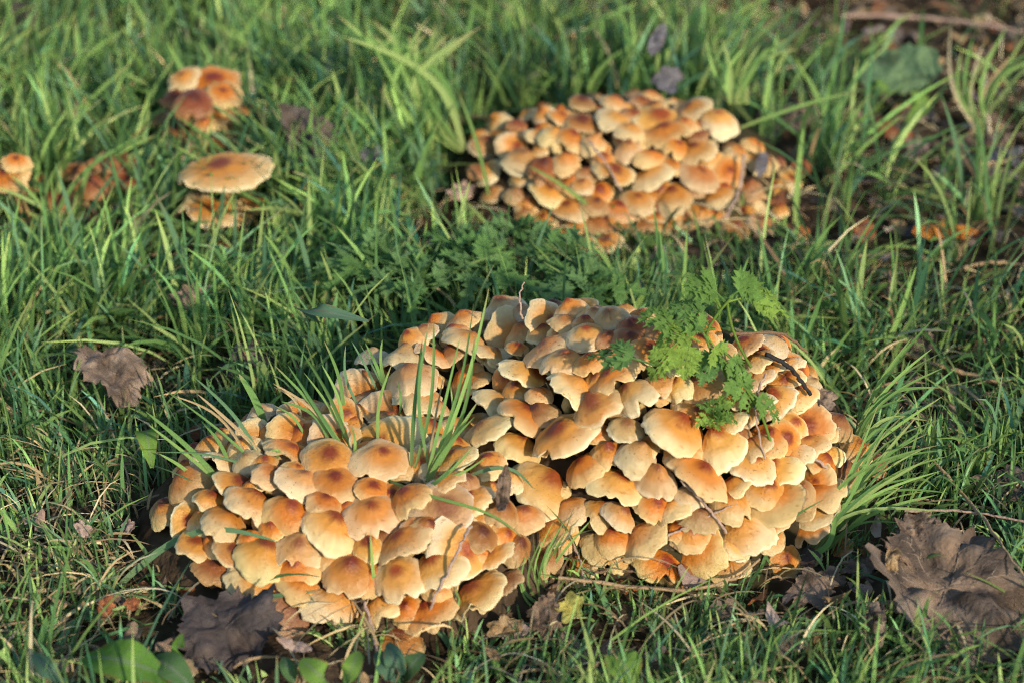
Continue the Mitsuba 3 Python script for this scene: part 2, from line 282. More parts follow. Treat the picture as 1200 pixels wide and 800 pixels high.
def frame_from_axis(a):
    """rotation whose z is the axis and whose -y looks to the camera side"""
    yv = norm(np.cross(a, np.array([1.0, 0, 0]))) if abs(a[0]) < 0.95 else np.array([0, 1.0, 0])
    xv = norm(np.cross(yv, a)); yv = np.cross(a, xv)
    return np.stack([xv, yv, a], 1)
NUM = lambda a: {'mushroom' + (f'_{i:03d}' if i else '') for i in a}
SHOW_GILLS, SHOW_STEM, STEMS = NUM([5, 11, 24, 67, 101, 177, 220, 263, 264, 266, 269]), NUM([4, 5, 11, 13, 17, 23, 28, 46, 58, 74, 79, 80, 81, 85, 86, 87, 88, 97, 101, 102, 103, 104, 105, 106, 109, 114, 120, 121, 123, 126, 149, 150, 153, 154, 157, 158, 160, 182, 186, 188, 189, 190, 191, 192, 193, 194, 196, 197, 200, 201, 202, 212, 221, 228, 243, 244, 248, 263, 264, 265, 266, 268, 271, 272, 273, 275, 277, 279, 280, 281, 282, 283, 284, 285, 286, 287, 288, 289, 291]), []
SCRAP_HIDDEN = [1, 2, 5, 6, 7, 10, 13, 15, 16, 17, 18, 19, 20, 21, 22, 24, 25, 26, 27, 28, 29, 30, 31, 32, 33]
FILL = []
def add_mushroom(P, axis, R, H, flags, seed, pig, foot, name='mushroom', turn=0.0):
    M = frame_from_axis(axis)
    if turn: c, s = math.cos(turn), math.sin(turn); M = M @ np.array([[c, -s, 0], [s, c, 0], [0, 0, 1]])
    (v, f), col, (gv, gf), gcol = cap_mesh(R, H, flags, seed, pig)
    if name is None:
        FILL.append((np.vstack([v, gv]) @ M.T + P, np.vstack([f, gf + len(v)]), np.vstack([col, gcol]))); k = None
    else: k = key_for(name)
    gills = k and (SHOW_GILLS is None or k in SHOW_GILLS)
    if not gills:
        v, f, col = np.vstack([v, gv]), np.vstack([f, gf + len(v)]), np.vstack([col, gcol])
    if k: part('cap', k, (v @ M.T + P, f), 'cap_mat', True, col)
    if gills: part('gills', k, (gv @ M.T + P, gf), 'gill_mat', False, gcol)
    top = P + axis * H * 0.55
    mid = P - axis * R * 0.9 + 0.15 * (foot - P)
    pts = spline([top, P - axis * R * 0.25, mid * 0.6 + 0.4 * (P * 0.5 + foot * 0.5), foot], 7)
    st = tube(pts, np.linspace(0.15, 0.12, 7) * min(R, 0.021) * 1.25, 7)
    if k and (SHOW_STEM is None or k in SHOW_STEM): part('stem', k, st, 'stem_mat')
    else: STEMS.append(st)
    return k
MUSH = []   # key, clump, u, v, w, letters
def grow_clump(which):
    dom = (lambda x, y: dome_height(x, y, (which,)))
    cx0, cy0 = CENTRE[which]
    for i, s in enumerate(CAPS[which].replace('\n', ';').strip(';').split(';')):
        q = s.split(); cx, cy, w, h, ux, uy = map(float, q[:6]); fl = q[6]
        seed = {'left': 100, 'right': 300, 'rear': 600}[which] + i
        r_ = np.random.default_rng(seed)
        t = clump_hit(cx, cy, which); sc = t / FPX
        C = EYE + t * ray(cx, cy)
        R = 0.5 * w * sc * ((1.17 if w > 40 else 1.20) if which != 'rear' else 1.05)
        out = np.array([C[0] - cx0, (C[1] - cy0), 0.0]); out = out / (np.linalg.norm(out) + 0.03)
        if ux == 0:
            axis = norm(np.array([0, 0, 1.0]) + 0.55 * out + r_.normal(0, 0.12, 3)); H = R * r_.uniform(0.8, 1.05)
            P = C - axis * H * 0.4
        else:
            base = norm(np.array([0, 0, 1.0]) + 0.34 * out)
            av = np.clip(base @ UP, 0.52, 0.84)
            d = (cy + h / 2 - uy) * sc
            if uy >= cy - 1: av = 0.30
            if 'f' in fl and uy < cy: av = 0.45
            at = math.sqrt(1 - av * av)
            H = np.clip((d - at * R) / av, 0.5 * R, (1.35 if 'k' in fl else 1.2) * R)
            if 'f' in fl: H = 0.42 * R
            ax = np.clip((ux - cx) * sc / (0.65 * H), *((-0.32, 0.32) if which == 'rear' else (-0.5, 0.5)))
            at = math.sqrt(max(0.05, 1 - av * av - ax * ax))
            axis = norm(ax * RIGHT + av * UP - at * FWD)
            A = EYE + (t - 0.35 * H * at) * ray(ux, uy)
            P = A - axis * H
        foot = np.array([cx0 + 0.75 * (P[0] - cx0), cy0 + 0.75 * (P[1] - cy0), 0.0])
        foot[2] = ground_z(foot[:1], foot[1:2])[0] - 0.01
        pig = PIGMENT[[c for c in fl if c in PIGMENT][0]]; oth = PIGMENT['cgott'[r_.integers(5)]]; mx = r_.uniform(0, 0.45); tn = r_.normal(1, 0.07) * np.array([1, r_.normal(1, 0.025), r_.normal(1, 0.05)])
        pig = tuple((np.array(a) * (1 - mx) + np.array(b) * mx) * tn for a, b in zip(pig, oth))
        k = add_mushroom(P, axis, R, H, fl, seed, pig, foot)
        MUSH.append((k, which, cx, cy, w, fl, h))
FILL_KEEP = None
def fill_clump(which, spacing, lower):
    cx0, cy0 = CENTRE[which]; r_ = np.random.default_rng({'left': 11, 'right': 12, 'rear': 13}[which])
    dom = (lambda x, y: dome_height(x, y, (which, 'bridge') if which == 'left' else (which,)))
    pts = []
    for _ in range(6000):
        x, y = cx0 + r_.uniform(-0.24, 0.24), cy0 + r_.uniform(-0.24, 0.24)
        hh = dom(np.array([x]), np.array([y]))[0]
        if hh < 0.022: continue
        if all((x - a) ** 2 + (y - b) ** 2 + 0.5 * (hh - c) ** 2 > spacing ** 2 for a, b, c in pts): pts.append((x, y, hh))
    from scipy.spatial import Delaunay
    hull = Delaunay(np.array([[m[2], m[3]] for m in MUSH if m[1] == which]))
    for i, (x, y, hh) in enumerate(pts):
        out = np.array([x - cx0, y - cy0, 0]); out = out / (np.linalg.norm(out) + 0.03)
        axis = norm(np.array([0, 0, 1.0]) + 0.6 * out + r_.normal(0, 0.15, 3)); R = r_.uniform(0.011, 0.0165)
        P = np.array([x, y, hh - lower]); foot = np.array([cx0 + 0.8 * (x - cx0), cy0 + 0.8 * (y - cy0), 0.0]); fl = 'tototbc'[r_.integers(7)]
        if hull.find_simplex(np.array(to_pixel(P)[:2])) < 0: continue
        if FILL_KEEP is not None and (which, i) not in FILL_KEEP: continue
        add_mushroom(P, axis, R, R * 0.85, fl, 2000 + i + 500 * (which == 'right') + 1000 * (which == 'rear'), PIGMENT[fl], foot, None)
def to_pixel(p):
    d = np.asarray(p) - EYE; z = d @ FWD
    return 600 + FPX * (d @ RIGHT) / z, 400 - FPX * (d @ UP) / z, z
for which in ('left', 'right', 'rear'): grow_clump(which)
for which in ('left', 'right', 'rear'): fill_clump(which, 0.022, 0.014)

n_ = np.cumsum([0] + [len(q[0]) for q in FILL])
scene['small_mushrooms'] = ply((np.vstack([q[0] for q in FILL]), np.vstack([q[1] + a for q, a in zip(FILL, n_)])), 'cap_mat', smooth=True, color=np.vstack([q[2] for q in FILL]))
tag('small_mushrooms', 'small mushroom caps wedged between and beneath the larger caps', 'mushrooms', kind='stuff')
# ---------------------------------------------------------------- grass
GREEN = np.array([[0.180, 0.325, 0.100], [0.125, 0.248, 0.090], [0.262, 0.415, 0.125], [0.155, 0.282, 0.148], [0.330, 0.435, 0.155]])
STRAW = np.array([[0.42, 0.32, 0.17], [0.33, 0.24, 0.13], [0.50, 0.42, 0.26], [0.24, 0.16, 0.09]])
def ribbons(base, head, h, w, lean, droop, twist, cols, tipcol, basecol, r_, K=6):
    """arched blades with a folded midrib: base (n,3), head (n,) azimuth, returns vertices, faces, colours"""
    n = len(base); s = np.linspace(0, 1, K)
    hd = np.stack([np.cos(head), np.sin(head), np.zeros(n)], -1)
    side0 = np.stack([-np.sin(head), np.cos(head), np.zeros(n)], -1)
    bend = r_.normal(0, 0.10, n)
    out = lean[:, None] * (0.35 * s + 0.65 * s ** 2)
    zz = s[None] * (1 - 0.20 * lean[:, None] ** 2) - droop[:, None] * s[None] ** 3
    C = base[:, None] + h[:, None, None] * (out[..., None] * hd[:, None] + (bend[:, None] * s[None] ** 2)[..., None] * side0[:, None] + zz[..., None] * np.array([0, 0, 1.0]))
    tw = twist[:, None] * (0.4 + s[None])
    side = np.cos(tw)[..., None] * side0[:, None] + np.sin(tw)[..., None] * (np.array([0, 0, 1.0]) - 0.3 * hd)[:, None]
    prof = np.clip(0.72 + 0.9 * s, 0, 1) * np.sqrt(np.clip(1 - s ** 2.6, 0, 1)); prof[-1] = 0.05
    hw = 0.5 * w[:, None] * prof[None]
    V = np.stack([C - hw[..., None] * side, C + hw[..., None] * side], 2)          # n, K, 2, 3
    m = s[None, :, None]
    col = basecol[:, None] * np.clip(1 - m * 4, 0, 1) + cols[:, None] * np.clip(m * 4, 0, 1)
    col = col * (1 - np.clip((m - 0.8) / 0.2, 0, 1)) + tipcol[:, None] * np.clip((m - 0.8) / 0.2, 0, 1)
    col = np.repeat(col[:, :, None], 2, 2)
    f = grid_faces(K, 2)
    F = (f[None] + (np.arange(n) * K * 2)[:, None, None]).reshape(-1, 4)
    return V.reshape(-1, 3), F, np.clip(col, 0.005, 0.9).reshape(-1, 3)
def region(x, y):
    """length in metres, density 0..1, share of dry blades, width in metres at each point of the lawn"""
    X = np.stack([x, y, 0 * x], -1)
    pxu = 600 + FPX * x / (y * math.cos(PITCH) + CAM_H * math.sin(PITCH))
    left, right = np.clip((560 - pxu) / 300, 0, 1), np.clip((pxu - 820) / 200, 0, 1)
    back, mid = np.clip((y - 1.75) / 0.5, 0, 1), np.clip((y - 1.45) / 0.3, 0, 1)
    patch = meshkit.fbm(X * 7.0, 3, 31); fine = meshkit.fbm(X * 18.0, 2, 41)
    L = 0.031 + 0.036 * mid + 0.036 * back * (1 - 0.75 * right) + 0.030 * (patch - 0.5)
    dens = 0.80 - 0.78 * right * np.clip((y - 1.6) / 0.3, 0, 1) - 0.45 * np.clip((y - 2.30) / 0.3, 0, 1) * np.clip((pxu - 250) / 300, 0, 1) + 1.1 * (fine - 0.5) + 0.5 * (patch - 0.5)
    dry = 0.05 + 0.30 * np.clip((430 - pxu) / 260, 0, 1) * np.clip((1.62 - y) / 0.25, 0, 1) * smooth01(0.35, 0.6, patch) + 0.16 * right * mid + 0.05 * back
    W = 0.0024 + 0.0016 * mid * (1 - 0.4 * right) + 0.0006 * back
    return L, np.clip(dens, 0.05, 1), dry, W
def smooth01(a, b, v): s = np.clip((v - a) / (b - a), 0, 1); return s * s * (3 - 2 * s)
BARE = []       # (x, y, radius, thinning): places where leaves lie or the soil shows
def add_bare(u, v, rpx, k=0.85):
    p = ground_at(u, v); BARE.append((p[0], p[1], rpx / FPX * np.linalg.norm(p - EYE), k))
for b in ((1115, 700, 105, 0.85), (270, 755, 95, 0.85), (130, 445, 75, 0.85), (625, 735, 65, 0.8), (290, 450, 60, 0.85), (360, 180, 60, 0.75), (1060, 95, 80, 0.75), (1150, 190, 80, 0.6), (940, 140, 55, 0.75),
          (1000, 20, 150, 0.93), (860, 25, 90, 0.8), (1140, 40, 90, 0.6), (1080, 470, 70, 0.6), (690, 45, 80, 0.5), (540, 230, 34, 0.8), (960, 695, 60, 0.75), (1010, 300, 60, 0.4), (250, 120, 60, 0.6), (260, 225, 60, 0.5), (220, 355, 45, 0.75), (620, 690, 45, 0.7), (560, 310, 120, 0.92),
          (460, 320, 70, 0.7), (1090, 205, 120, 0.6), (760, 40, 120, 0.6), (40, 30, 80, 0.85), (130, 215, 50, 0.6), (60, 640, 60, 0.4), (690, 760, 60, 0.5), (880, 720, 70, 0.5), (150, 785, 80, 0.8), (380, 795, 60, 0.8), (465, 785, 50, 0.8),
          (732, 785, 45, 0.8), (1105, 285, 55, 0.7), (866, 108, 34, 0.8), (1150, 140, 36, 0.7), (480, 110, 80, 0.5), (460, 60, 70, 0.4), (1020, 735, 50, 0.7), (178, 540, 25, 0.8), (385, 95, 60, 0.7), (98, 625, 30, 0.7), (1185, 575, 50, 0.6), (405, 380, 40, 0.7)): add_bare(*b)
OLD_AT = [level(262, 199, 0.075)[:2], level(246, 240, 0.045)[:2], level(244, 104, 0.085)[:2], level(235, 150, 0.04)[:2], level(8, 204, 0.06)[:2], level(125, 205, 0.04)[:2]]
def lawn():
    r_ = np.random.default_rng(21)
    V, F, C, DV, DF, DC = [], [], [], [], [], []
    nt = 12500
    y = 0.95 + (3.6 - 0.95) * r_.random(nt) ** 1.15; x = r_.uniform(-1, 1, nt) * (0.26 * y + 0.13)
    L, dens, dry, W = region(x, y)
    keep = r_.random(nt) < dens
    for bx, by, br, k in BARE: keep &= ~(((x - bx) ** 2 + (y - by) ** 2 < br ** 2) & (r_.random(nt) < k))
    keep &= dome_height(x, y) < 0.004
    x, y, L, dry, W = x[keep], y[keep], L[keep], dry[keep], W[keep]
    n = len(x); per = r_.integers(4, 10, n); idx = np.repeat(np.arange(n), per); N = len(idx)
    bx = x[idx] + r_.normal(0, 0.0055, N); by = y[idx] + r_.normal(0, 0.0055, N)
    flow = meshkit.fbm(np.stack([x * 3.5, y * 3.5, 0 * x], -1), 3, 77) * 12.0
    head = flow[idx] + r_.normal(0, 1.15, N)
    # blades next to a clump lean away from it
    h = L[idx] * np.exp(r_.normal(0, 0.34, N)) * 1.08
    w = W[idx] * np.exp(r_.normal(0, 0.30, N))
    lean = np.clip(np.abs(r_.normal(0.50, 0.40, N)), 0.02, 1.5); droop = np.clip(r_.normal(0.06, 0.13, N) + 0.22 * (lean - 0.5), 0, 0.5)
    near = dome_height(bx + 0.035 * np.cos(head), by + 0.035 * np.sin(head)) > 0.0
    head = np.where(near & (r_.random(N) < 0.8), head + np.pi, head)
    h = np.minimum(h, 0.115 + 0.01 * r_.random(N))
    ahead = (dome_height(bx, by + 0.05) > 0) | (dome_height(bx, by + 0.10) > 0.02)
    front = (dome_height(bx, by + 0.20, ('rear',)) > 0) | (dome_height(bx, by + 0.12, ('rear',)) > 0) | (dome_height(bx, by + 0.05, ('rear',)) > 0)
    h = np.where(front & (r_.random(N) < 0.96), np.minimum(h, 0.026 + 0.014 * r_.random(N)), h)
    for ox, oy in OLD_AT:
        shy = (np.abs(bx - ox) < 0.05) & (by < oy + 0.03) & (by > oy - 0.13)
        h = np.where(shy & (r_.random(N) < 0.85), np.minimum(h, 0.022 + 0.012 * r_.random(N)), h)
    h = np.where(ahead, h * 0.55, h)
    isdry = r_.random(N) < dry[idx]
    g = GREEN[r_.integers(0, len(GREEN), N)] * np.exp(r_.normal(0, 0.32, N))[:, None]
    tint = meshkit.fbm(np.stack([bx * 9, by * 9, 0 * bx], -1), 2, 5)[:, None]
    g = g * (0.75 + 0.5 * tint) * np.where(r_.random((N, 1)) < 0.12, np.array([[0.75, 0.95, 1.35]]), 1)
    st = STRAW[r_.integers(0, len(STRAW), N)] * np.exp(r_.normal(0, 0.25, N))[:, None]
    col = np.where(isdry[:, None], st, g)
    tip = np.where((r_.random(N) < 0.16)[:, None], STRAW[r_.integers(0, 4, N)], g * np.array([1.25, 1.15, 0.9])); tip = np.where(isdry[:, None], st * 0.9, tip)
    bas = np.where(isdry[:, None], st * 0.8, g * 0.55 + np.array([0.10, 0.085, 0.04]))
    h = np.where(isdry, h * 0.95, h); w = np.where(isdry, w * 0.72, w); lean = np.where(isdry, lean + 0.35, lean); droop = np.where(isdry, droop + 0.2, droop)
    # thatch: short withered bits lying about between the living blades
    nt2 = 9000; ty = 0.95 + 2.2 * r_.random(nt2) ** 1.1; tx = r_.uniform(-1, 1, nt2) * (0.26 * ty + 0.1); kp = (dome_height(tx, ty) < 0.004) & (r_.random(nt2) < 0.35 + 0.9 * (meshkit.fbm(np.stack([tx * 6, ty * 6, 0 * tx], -1), 2, 55) - 0.3)); n2 = kp.sum()
    bx, by, head = np.r_[bx, tx[kp]], np.r_[by, ty[kp]], np.r_[head, r_.uniform(0, 6.3, n2)]
    st2 = STRAW[r_.integers(0, len(STRAW), n2)] * np.exp(r_.normal(-0.1, 0.35, n2))[:, None]
    h, w, lean, droop = np.r_[h, r_.uniform(0.015, 0.05, n2)], np.r_[w, r_.uniform(0.0008, 0.002, n2)], np.r_[lean, r_.uniform(1.1, 1.7, n2)], np.r_[droop, r_.uniform(0.2, 0.75, n2)]
    isdry, col, tip, bas = np.r_[isdry, np.ones(n2, bool)], np.vstack([col, st2]), np.vstack([tip, st2]), np.vstack([bas, st2 * 0.8]); N = len(bx)
    base = np.stack([bx, by, ground_z(bx, by) - 0.003], -1); base[-n2:, 2] += r_.uniform(0.004, 0.02, n2)
    tw = r_.normal(0, 0.75, N)
    for sel, name, mat, label, cat in ((~isdry, 'grass', 'blade_mat', 'green lawn grass growing round the mushroom clumps', 'grass'), (isdry, 'dry_grass', 'straw_mat', 'withered straw coloured blades among the green grass', 'dry grass')):
        v, f, c = ribbons(base[sel], head[sel], h[sel], w[sel], lean[sel], droop[sel], tw[sel], col[sel], tip[sel], bas[sel], r_)
        scene[name] = ply((v, f), mat, smooth=True, color=c); tag(name, label, cat, kind='stuff')
    print('blades', N, 'dry', isdry.sum())
lawn()
# ---------------------------------------------------------------- things among the grass, each at its own place on the ground or on a clump
def solid(x, y): return np.maximum(ground_z(x, y), dome_height(x, y) + 0.004 * (dome_height(x, y) > 0.005))
def spot(u, v, lift=0.0):
    t = surface_hit(u, v, solid, lift); return EYE + t * ray(u, v), t
def strand(px, lift=0.006, near=0.0):
    """3-D points through pixel positions: the first on the surface, the others at like distance, kept above what is below them"""
    p0, t0 = spot(*px[0][:2], (0.004 if px[0][1] < 320 else -0.010) if len(px[0]) < 3 else px[0][2])
    out = [p0]
    for q in px[1:]:
        ts = surface_hit(q[0], q[1], solid, lift)
        d = np.linalg.norm(np.array(q[:2]) - np.array(px[0][:2]))
        t = t0 - near * d / 100
        if len(q) > 2: t = surface_hit(q[0], q[1], solid, q[2])
        out.append(EYE + min(t, ts) * ray(q[0], q[1]))
    return np.array(out)
def strip(px, wmm, roll, r_, lift=0.006, near=0.004, n=12, fold=0.28, taper=1.0):
    """a grass blade with a folded midrib along the strand: vertices, faces, parameter along it"""
    c = spline(strand(px, lift, near), n); t = norm(np.gradient(c, axis=0))
    look = norm(EYE - c.mean(0)); sd = norm(np.cross(t, look)); nn = np.cross(sd, t)
    a = roll + np.linspace(0, r_.normal(0, 0.5), n)
    sdr = np.cos(a)[:, None] * sd + np.sin(a)[:, None] * nn; nr = np.cross(sdr, t)
    s = np.linspace(0, 1, n); w = 0.0005 * wmm * np.clip(0.7 + 1.2 * s, 0, 1) * np.sqrt(np.clip(1 - (s * taper) ** 2.4, 0.003, 1))
    V = np.stack([c - w[:, None] * sdr, c - (fold * w)[:, None] * nr, c + w[:, None] * sdr], 1)
    return V.reshape(-1, 3), grid_faces(n, 3), np.repeat(s, 3)
def blade_colour(s, tone, r_):
    g = GREEN[{'g': 0, 'd': 1, 'l': 2, 'b': 3, 'y': 4}.get(tone, 0)] * r_.uniform(0.85, 1.2)
    if tone == 's': g = STRAW[r_.integers(0, 3)]
    a = np.clip(1 - s * 3.5, 0, 1)[:, None]; b = np.clip((s - 0.86) / 0.14, 0, 1)[:, None] * (r_.random() < 0.5)
    return np.clip((g * (1 - a) + (g * 0.6 + np.array([0.13, 0.12, 0.05])) * a) * (1 - b) + STRAW[0] * b, 0.01, 0.9)
def tuft(label, blades, seed, name='grass_tuft', part_name='blade'):
    r_ = np.random.default_rng(seed); k = thing(name, label, 'grass tuft')
    for b in blades:
        px, w, tone = b; px = [q if i in (0, len(px) - 1) else (q[0] + r_.normal(0, 5), q[1] + r_.normal(0, 4)) for i, q in enumerate(px)]
        v, f, s = strip(px, w * (0.78 if w > 3.2 and seed < 46 else 0.9), r_.uniform(-0.8, 0.8), r_)
        part(part_name, k, (v, f), 'blade_mat' if tone != 's' else 'straw_mat', True, blade_colour(s, tone, r_))
    return k
def one_blade(label, px, w, tone, seed, lift=0.006, near=0.004):
    r_ = np.random.default_rng(seed); k = thing('grass_shoot', label, 'grass')
    v, f, s = strip(px, w, r_.uniform(-0.5, 0.5), r_, lift, near, 16)
    scene[k] = ply((v, f), 'blade_mat' if tone != 's' else 'straw_mat', smooth=True, color=blade_colour(s, tone, r_))
tuft('green grass tuft sprouting from the gap between the low clump and the tall clump', [
    ([(503, 548), (497, 470), (503, 378)], 3.0, 'd'), ([(500, 560), (520, 480), (539, 395)], 3.4, 'g'), ([(505, 552), (535, 450), (555, 356)], 3.6, 'g'), ([(508, 552), (550, 440), (573, 338)], 3.4, 'l'),
    ([(512, 548), (540, 480), (556, 392)], 3.2, 'g'), ([(505, 560), (530, 515), (560, 470)], 4.0, 'l'), ([(500, 565), (525, 530), (556, 488)], 4.2, 'g'), ([(498, 572), (515, 556), (538, 537)], 3.6, 'd'),
    ([(497, 576), (520, 552), (556, 521)], 2.6, 'l'), ([(482, 545), (488, 490), (495, 398)], 4.2, 'd'), ([(486, 548), (500, 485), (508, 372)], 3.2, 'g'), ([(510, 545), (522, 500), (528, 452)], 2.4, 'y'),
    ([(503, 545), (508, 500), (520, 440)], 2.2, 's'), ([(505, 560), (540, 560), (570, 535)], 2.0, 'l')], 41)
tuft('fan of green blades standing among the caps of the low clump', [
    ([(413, 530), (385, 470), (343, 396)], 4.4, 'g'), ([(412, 522), (380, 470), (356, 436)], 4.0, 'l'), ([(405, 528), (370, 475), (322, 428)], 3.4, 'g'), ([(400, 525), (362, 480), (320, 449)], 2.6, 's'),
    ([(402, 518), (400, 470), (377, 427)], 3.6, 'l'), ([(404, 495), (398, 440), (380, 400)], 3.0, 'g'), ([(403, 530), (380, 490), (337, 427)], 3.6, 'd'), ([(410, 535), (405, 505), (402, 492)], 2.6, 's'),
    ([(415, 535), (415, 515), (413, 500)], 3.0, 'l'), ([(388, 525), (372, 490), (330, 470)], 3.2, 'g'), ([(355, 497), (340, 475), (321, 453)], 2.2, 's'), ([(357, 510), (345, 490), (322, 475)], 2.4, 'g')], 42)
tuft('slender green blades rising behind the middle of the low clump', [
    ([(450, 455), (432, 420), (421, 402)], 2.6, 'b'), ([(451, 455), (440, 425), (428, 402)], 3.4, 'g'), ([(453, 453), (449, 425), (448, 398)], 2.6, 'l'), ([(443, 460), (430, 430), (412, 400)], 2.2, 'b'), ([(443, 522), (455, 470), (459, 427)], 3.6, 'l'), ([(467, 490), (467, 468), (466, 445)], 2.0, 'g'), ([(423, 480), (414, 440), (405, 405)], 2.4, 'b')], 43)
tuft('grass tuft leaning out over the upper end of the low clump', [
    ([(310, 545), (270, 490), (227, 441)], 3.6, 'b'), ([(318, 542), (262, 490), (231, 461)], 3.0, 's'), ([(303, 546), (260, 505), (192, 456)], 3.8, 'g'), ([(295, 545), (245, 480), (205, 464)], 2.4, 's'), ([(322, 540), (319, 530), (315, 528)], 2.6, 'l'),
    ([(266, 572), (220, 525), (171, 482)], 4.6, 'g'), ([(262, 570), (215, 530), (175, 498)], 3.6, 'l'), ([(305, 550), (240, 525), (176, 530)], 3.4, 'b'), ([(270, 546), (258, 518), (235, 492)], 3.8, 'g'), ([(240, 572), (210, 545), (186, 531)], 3.0, 'l'), ([(243, 575), (205, 552), (170, 542)], 3.2, 'b')], 44)
tuft('dense sunlit tuft sweeping away to the right of the tall clump',
     [([(955 + 14 * math.sin(i * 2.3), 655 - 4 * i % 9), (1000 + 12 * math.cos(i * 1.7), 615 - 3.1 * i), (1045 + 38 * math.sin(i * 1.1) + 20, 600 - 7.2 * i + 14 * math.cos(i * 2.9))], 2.4 + 1.3 * abs(math.sin(i)), 'glylgd'[i % 6]) for i in range(18)]
     + [([(1003, 540 - 3 * i), (1030 + 8 * math.sin(i), 505 - 5 * i), (1062 + 45 * abs(math.sin(i * 1.9)), 492 - 8 * i + 30 * math.cos(i * 2.3))], 2.6 + 1.2 * abs(math.cos(i)), 'glbylg'[i % 6]) for i in range(14)]
     + [([(990, 640 - 4 * i), (1030, 590 - 6 * i), (1085 + 30 * math.sin(i * 2.1), 575 - 8 * i + 12 * math.sin(i))], 2.4, 'lgyg'[i % 4]) for i in range(12)], 45)
tuft('tall pale green tuft fanning up behind the far clump, out of focus',
     [([(535 + 9 * math.sin(i * 1.7), 178 - 2 * (i % 5)), (500 + 22 * math.sin(i * 2.1) - 1.0 * i, 105 + 6 * math.cos(i)), (395 + 5.8 * i + 14 * math.sin(i * 3.1), 18 + 26 * abs(math.sin(i * 1.3)))], 6.2 + 1.6 * math.sin(i * 1.9), 'lylygl'[i % 6]) for i in range(28)], 46)
tuft('short upright bright tuft beyond the right end of the far clump',
     [([(868 + 13 * math.sin(i * 2.3), 122), (862 + 3.5 * (i - 6) + 8 * math.sin(i), 85), (828 + 9 * i, 42 + 16 * abs(math.sin(i * 1.7)))], 4.6, 'lgyld'[i % 5]) for i in range(13)], 47)
tuft('tuft with pale withered bases near the round leaf',
     [([(1150 + 10 * math.sin(i * 1.7), 158), (1146 + 5 * (i - 5), 105), (1115 + 13 * i, 25 + 34 * abs(math.sin(i * 1.3)))], 4.4, 'slgsyl'[i % 6]) for i in range(12)], 48)
tuft('small bright tuft growing between the two clumps near the crumpled leaf',
     [([(640 + 12 * math.sin(i * 1.9), 718 - 3 * i), (634 + 4 * (i - 6), 690 - 4 * i), (606 + 7 * i + 10 * math.sin(i * 2.7), 655 - 6 * (i % 6) - 3 * i)], 2.0 + 0.6 * math.sin(i), 'lgylg'[i % 5]) for i in range(14)], 49)
one_blade('long green blade arching from the left over the low clump', [(120, 705), (180, 650), (262, 620), (325, 634)], 4.6, 'b', 61, near=0.002)
one_blade('narrow yellow green blade crossing the lower caps of the low clump', [(445, 735), (436, 655), (434, 622)], 2.6, 'l', 62)
one_blade('upper of two broad blades bent under the left caps of the low clump', [(190, 740), (270, 700), (345, 672), (378, 676)], 4.4, 'd', 63)
one_blade('lower of two broad blades bent under the left caps of the low clump', [(225, 728), (310, 700), (376, 692)], 4.2, 'b', 64)
one_blade('thin curved blade looping over the gap between the clumps', [(450, 560), (520, 585), (580, 605), (615, 632)], 2.4, 'g', 65)
one_blade('grey green blade bowed across the brown leaf in the gap', [(545, 560), (575, 549), (600, 550), (625, 572)], 2.8, 'b', 66)
one_blade('broad blade standing behind the low clump beside the slate grey leaf', [(311, 497), (297, 465), (280, 438)], 5.4, 'g', 67)
one_blade('long dark blade slanting across the lower caps of the tall clump', [(915, 680), (870, 610), (830, 555)], 1.7, 'd', 68)
one_blade('stout curved blade rising at the lower right foot of the tall clump', [(930, 655), (968, 640), (979, 592)], 4.4, 'g', 69)
one_blade('thin blade leaning over the right foot of the tall clump', [(880, 705), (925, 610), (965, 585)], 2.4, 'd', 70)
one_blade('tall bright blade standing right of the far clump', [(932, 262), (936, 200), (942, 150)], 5.6, 'l', 71)
one_blade('pale blade pointing up in front of the far clump', [(575, 240), (558, 165), (538, 110)], 4.0, 'l', 72)
one_blade('yellowish blade lying across the front of the far clump', [(700, 250), (655, 215), (620, 195)], 3.6, 'l', 73)
one_blade('bright curved blade springing up in the shade behind the tall clump', [(588, 322), (578, 275), (545, 236)], 4.4, 'y', 74)
one_blade('long blade rising steeply in the grass right of the tall clump', [(1018, 448), (1050, 380), (1074, 312)], 4.6, 'l', 75)
one_blade('long slanting blade over the thick brown straw', [(1150, 500), (1110, 430), (1072, 368)], 4.2, 'g', 76)
one_blade('pale blade stretched over the soil right of the far clump', [(868, 150), (960, 118), (1000, 108)], 3.6, 'l', 77)
one_blade('light blade pointing to the round leaf', [(965, 220), (1010, 175), (1058, 135)], 3.6, 'l', 78)
one_blade('curved pale blade at the lower right of the picture', [(905, 765), (925, 735), (950, 730)], 4.2, 'l', 79)

rb = np.random.default_rng(91)
for lab, (u0, u1, v0, v1), nb in (('long pale blades crossing between the torn orange mushroom and the wide flat one', (20, 190, 190, 300), 16), ('long pale blades standing round the withered group of old mushrooms', (110, 330, 100, 210), 16), ('long pale blades in front of the wide flat old mushroom', (180, 400, 270, 360), 14)):
    bl = []
    for i in range(nb):
        u, v = rb.uniform(u0, u1), rb.uniform(v0, v1); du, hh = rb.normal(15, 55), rb.uniform(70, 125)
        bl.append(([(u, v), (u + 0.35 * du, v - 0.6 * hh), (u + du, v - hh)], rb.uniform(4.0, 6.2), 'lylgyl'[i % 6]))
    tuft(lab, bl, 400 + nb + int(u0))
